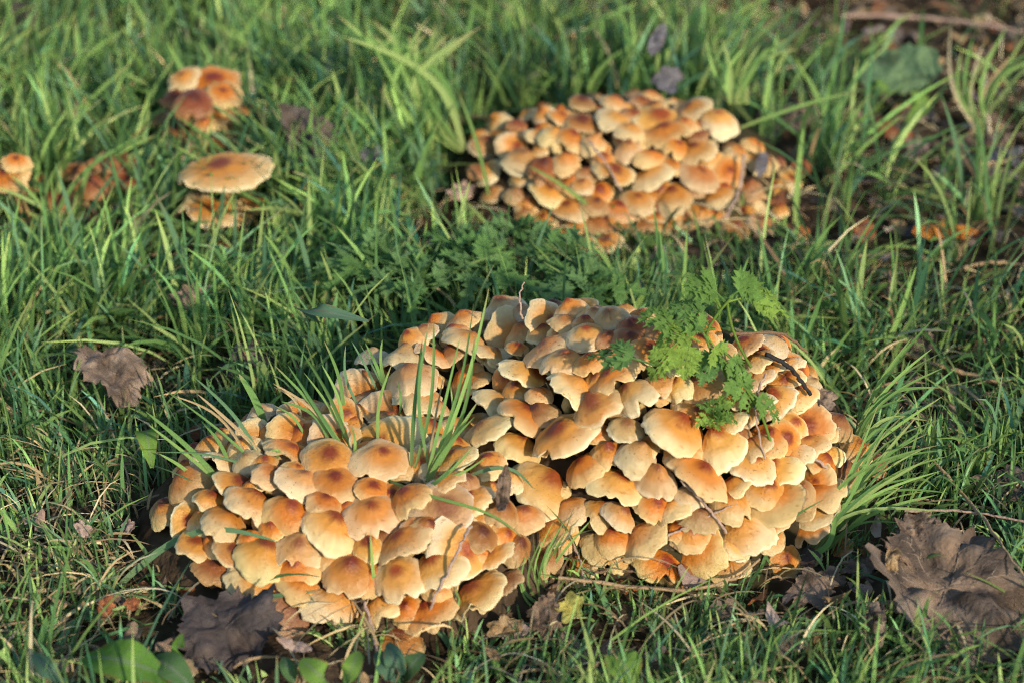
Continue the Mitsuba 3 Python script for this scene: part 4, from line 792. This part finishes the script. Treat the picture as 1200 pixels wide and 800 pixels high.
broad(k, [(208, 796, .02), (150, 775, .045), (98, 768, .03)], 52, 'g', 1); broad(k, [(175, 770, .03), (205, 785, .035), (228, 808, .02)], 34, 'd', 2); broad(k, [(205, 778, .01), (208, 760, .03), (214, 742, .045)], 17, 'g', 3); broad(k, [(90, 800, .015), (60, 785, .04), (38, 765, .035)], 24, 'b', 4)
k = thing('seedling', 'young plant with pale rounded leaves at the bottom below the low clump', 'plant')
broad(k, [(392, 806, .02), (372, 788, .04), (352, 772, .04)], 34, 'l', 5); broad(k, [(345, 800, .02), (338, 782, .03), (332, 770, .03)], 20, 'd', 6); broad(k, [(400, 806, .02), (412, 782, .04), (420, 762, .04)], 24, 'l', 7)
k = thing('seedling', 'blue green seedling under the lowest cap of the low clump', 'plant')
broad(k, [(470, 800, .01), (455, 778, .03), (440, 764, .03)], 30, 'b', 8); broad(k, [(470, 800, .01), (484, 776, .03), (496, 764, .03)], 28, 'd', 9); broad(k, [(470, 800, .01), (462, 772, .035), (455, 752, .035)], 24, 'b', 10)
single_leaf('round_leaf', 'small pale round leaf left of the low clump', 'leaf', [(178, 548, .02), (176, 534, .03), (174, 518, .03)], 28, 'l', 11)
single_leaf('round_leaf', 'rounded green leaf in the grass at the bottom below the tall clump', 'leaf', [(745, 800, .02), (732, 780, .03), (722, 764, .03)], 44, 'l', 12, wavy=0.1)
single_leaf('round_leaf', 'blurred pale blue green leaf left of the top of the tall clump', 'leaf', [(378, 380, .05), (405, 370, .06), (432, 376, .05)], 24, 'b', 13)
single_leaf('round_leaf', 'yellow green curled leaf just below the big round leaf', 'leaf', [(1055, 112, .03), (1030, 106, .045), (1008, 114, .03)], 24, 'l', 15, cup=0.5)
single_leaf('round_leaf', 'pale drooping leaf between the big round leaf and the tuft with withered bases', 'leaf', [(1068, 108, .05), (1080, 120, .04), (1062, 146, .02)], 20, 'l', 16)
single_leaf('round_leaf', 'broad blurred green leaf at the top behind the left grass', 'leaf', [(372, 120, .04), (382, 90, .07), (384, 56, .07)], 54, 'd', 17)
single_leaf('round_leaf', 'lower blurred leaf beside the slate coloured leaf', 'leaf', [(345, 140, .03), (330, 125, .04), (320, 105, .04)], 32, 'g', 18)

# ---- old mushrooms in the left grass: u, v, width, height / radius, axis right, axis up, colour and shape letters, lift, label
OLD = [(262, 199, 100, 0.26, -0.08, 0.88, 'tf', 0.075, 'wide flat tan old mushroom with a brownish middle in the left grass'),
       (246, 246, 76, 0.26, 0.05, 0.90, 'tfw', 0.045, 'flat old mushroom just under the wide flat one'),
       (298, 236, 34, 0.8, 0.15, 0.80, 'o', 0.040, 'small orange mushroom beside the flat old ones'),
       (252, 98, 54, 0.45, 0.15, 0.60, 'owu', 0.085, 'wavy orange old mushroom topping the withered group'),
       (216, 92, 36, 0.5, -0.3, 0.6, 'tw', 0.090, 'pale wavy lobe-like mushroom at the top left of the withered group'),
       (226, 120, 46, 0.8, 0.0, 0.7, 'r', 0.085, 'dark wine brown mushroom under the wavy orange one'),
       (244, 130, 56, 0.35, 0.35, 0.75, 'owu', 0.062, 'old mushroom with a pale curled margin in the withered group'),
       (262, 142, 32, 0.8, 0.1, 0.65, 'o', 0.045, 'orange mushroom low on the right of the withered group'),
       (240, 146, 24, 0.8, 0.0, 0.7, 'o', 0.085, 'tiny orange mushroom low in the withered group'),
       (292, 130, 26, 0.9, 0.15, 0.75, 'ow', 0.050, 'small orange mushroom standing apart right of the withered group'),
       (187, 138, 26, 0.8, -0.2, 0.75, 'ob', 0.040, 'small brownish orange mushroom left of the withered group'),
       (240, 168, 42, 0.6, 0.0, 0.7, 'o', 0.030, 'orange brown mushroom between the withered group and the flat ones'),
       (8, 204, 44, 0.6, -0.2, 0.5, 'owp', 0.060, 'torn orange mushroom at the left edge of the picture'),
       (140, 194, 40, 0.7, 0.1, 0.6, 'r', 0.040, 'dark red brown rotting mushroom in the left grass'),
       (108, 214, 42, 0.7, -0.1, 0.6, 'r', 0.035, 'rotting dark mushroom leaning beside the red brown one'),
       (66, 234, 36, 0.7, 0.0, 0.7, 'r', 0.030, 'dark mushroom rotting near the left edge'),
       (40, 214, 28, 0.7, 0.0, 0.7, 'r', 0.030, 'small dark mushroom beside the torn orange one'),
       (205, 112, 34, 0.5, -0.2, 0.7, 'rw', 0.075, 'dark shrivelled mushroom on the left side of the withered group'),
       (262, 112, 40, 0.4, 0.3, 0.6, 'owp', 0.082, 'torn orange mushroom on the right shoulder of the withered group'),
       (272, 152, 26, 0.7, 0.2, 0.7, 'bw', 0.035, 'brown crumpled mushroom low on the right of the withered group'),
       (208, 150, 26, 0.7, -0.2, 0.7, 'r', 0.035, 'dark wine coloured mushroom low on the left of the withered group'),
       (222, 138, 30, 0.5, 0.0, 0.8, 'bw', 0.055, 'brown wavy mushroom in the middle of the withered group'),
       (122, 190, 30, 0.5, 0.2, 0.7, 'rw', 0.050, 'shrivelled red brown mushroom leaning on the dark red brown one'),
       (150, 212, 28, 0.6, 0.1, 0.7, 'rw', 0.030, 'flattened dark mushroom in front of the red brown one'),
       (88, 200, 30, 0.6, -0.1, 0.7, 'bw', 0.040, 'brown shrivelled mushroom between the rotting ones'),
       (20, 190, 28, 0.5, 0.3, 0.6, 'owp', 0.075, 'pale torn mushroom lobe rising behind the torn orange one'),
       (275, 252, 40, 0.35, 0.1, 0.85, 'tw', 0.030, 'small flat tan mushroom low beside the flat old one'),
       (262, 291, 24, 0.8, 0.1, 0.7, 'r', 0.020, 'tiny red brown mushroom alone in the shaded grass'),
       (1026, 540, 30, 0.8, 0.3, 0.7, 'r', 0.020, 'brown mushroom half hidden by blades right of the tall clump')]
for i, (u, v, w, hr, ax, av, fl, lift, lab) in enumerate(OLD):
    p, t = spot(u, v, lift); R = 0.5 * w * t / FPX * 1.12; at = math.sqrt(max(0.05, 1 - ax * ax - av * av)); axis = norm(ax * RIGHT + av * UP - at * FWD)
    P = p - axis * R * hr * 0.4; foot = np.array([P[0] + 0.008, P[1] + 0.012, 0.0]); foot[2] = ground_z(foot[:1], foot[1:2])[0] - 0.004
    k = add_mushroom(P, axis, R, R * hr, fl, 5000 + i, PIGMENT[[c for c in fl if c in PIGMENT][-1]], foot)
    tag(k, lab, 'mushroom')
if STEMS:
    n = np.cumsum([0] + [len(s[0]) for s in STEMS])
    scene['mushroom_stems'] = ply((np.vstack([s[0] for s in STEMS]), np.vstack([s[1] + a for s, a in zip(STEMS, n)])), 'stem_mat', smooth=True)
    tag('mushroom_stems', 'crowded stems beneath the caps of the clumps', 'mushroom stems', kind='stuff')

# ---- crumbs of leaf and bark lying on the soil
def litter():
    r_ = np.random.default_rng(88); V, F, C = [], [], []
    n = 0
    for _ in range(5200):
        y = 0.95 + 2.3 * r_.random() ** 1.0; x = r_.uniform(-1, 1) * (0.26 * y + 0.1)
        if dome_height(x, y) > 0.003: continue
        u, v, _z = to_pixel([x, y, 0])
        want = 0.10 + 0.75 * smooth01(800, 950, u) * smooth01(330, 230, v) + 0.55 * smooth01(75, 20, v) + 0.35 * smooth01(860, 1000, u) * smooth01(560, 660, v) + 0.3 * smooth01(420, 300, u) * smooth01(540, 640, v)
        want += 0.5 * any((x - a) ** 2 + (y - b) ** 2 < c * c for a, b, c, k in BARE)
        if r_.random() > want: continue
        S = r_.uniform(0.003, 0.011) * (0.8 + 0.35 * y / 1.5); m = 8; th = np.arange(m) * 2 * np.pi / m
        ro = S * (0.75 + 0.35 * r_.random(m)) ; sq = r_.uniform(0.35, 0.9); px, py = ro * np.cos(th), ro * np.sin(th) * sq
        pz = S * r_.uniform(-0.9, 0.9) * (px / S) ** 2 + S * r_.normal(0, 0.18, m)
        a0 = norm(np.array([r_.normal(0, 0.4), r_.normal(-0.25, 0.4), 1.0])); xv = norm(np.cross([0, 1.0, 0], a0)); yv = np.cross(a0, xv); c, s = math.cos(n * 1.7), math.sin(n * 1.7)
        P = np.stack([px, py, pz], -1) @ np.stack([c * xv + s * yv, -s * xv + c * yv, a0]) + [x, y, 0]
        P[:, 2] += ground_z(np.array([x]), np.array([y]))[0] + 0.003 + 0.010 * r_.random()
        V.append(np.vstack([P, P.mean(0, keepdims=True) + a0 * S * 0.1])); k = np.arange(m); F.append(np.stack([k, (k + 1) % m, np.full(m, m)], -1) + n * (m + 1))
        lo, hi = BROWN[['brown', 'grey', 'tan', 'brown', 'pink', 'slate', 'rust'][r_.integers(7)]]; t = r_.random(); C.append(np.tile(np.array(lo) * (1 - t) + np.array(hi) * t, (m + 1, 1)) * r_.uniform(0.7, 1.1, (m + 1, 1))); n += 1
    scene['leaf_litter'] = ply((np.vstack(V), np.vstack(F)), 'dead_leaf_mat', smooth=True, color=np.vstack(C)); tag('leaf_litter', 'crumbs of dead leaf strewn over the soil', 'leaf litter', kind='stuff')
litter()

# ---------------------------------------------------------------- what each repeated thing is called
def single_out(rows):
    """rows: (key, phrase, u, v): where several share a phrase, their order from left to right is added"""
    by = {}
    for r in rows: by.setdefault(r[1], []).append(r)
    for phrase, rs in by.items():
        rs.sort(key=lambda r: r[2]); n = len(rs)
        for i, r in enumerate(rs):
            w = '' if n == 1 else ', ' + ('leftmost' if i == 0 else 'rightmost' if i == n - 1 else ['', 'second', 'third', 'fourth', 'fifth', 'sixth', 'seventh', 'eighth'][i]) + f' of {n}'
            labels[r[0]]['label'] = phrase + w
rows = []
for which, clump in (('left', 'low clump'), ('right', 'tall clump'), ('rear', 'far clump')):
    ms = [m for m in MUSH if m[1] == which]; U = np.array([m[2] for m in ms]); Vv = np.array([m[3] for m in ms])
    for k, _, u, v, w, fl, h in ms:
        colour = [n for c, n in (('r', 'wine-brown'), ('b', 'brown'), ('o', 'orange'), ('c', 'cream'), ('g', 'pale'), ('t', 'tan')) if c in fl][0]
        big = 'small ' if w < 33 else 'broad ' if w > 58 else ''
        trait = [n for c, n in (('u', ' with upturned rim'), ('p', ' with pleated margin'), ('n', ' with notched margin'), ('w', ' with wavy margin'), ('f', ' with flat cap'), ('k', ' with tall cap'), ('', '')) if c in fl][0]
        fu, fv = (U < u).mean(), (Vv < v).mean()
        col = ['left', 'left-centre', 'middle', 'right-centre', 'right'][min(4, int(fu * 5))]; row = ['top', 'upper', 'middle', 'lower', 'bottom'][min(4, int(fv * 5))]
        place = 'in the middle' if row == col == 'middle' else f'{row} {col}'
        tag(k, 'x', 'mushroom', {'left': 'mushrooms of the low clump', 'right': 'mushrooms of the tall clump', 'rear': 'mushrooms of the far clump'}[which])
        rows.append((k, f'{big}{colour} mushroom{trait}, {place} of the {clump}', u, v))
single_out(rows)
rows = []
for k, u, v, tone, i in SCRAPS:
    place = ('bottom' if v > 760 else 'lower' if v > 500 else 'upper' if v > 110 else 'top') + (' left' if u < 330 else ' right' if u > 900 else ' middle')
    rows.append((k, f'scrap of {dict(pink="pinkish", slate="slate grey").get(tone, tone)} dead leaf in the {place} grass', u, v))
single_out(rows)
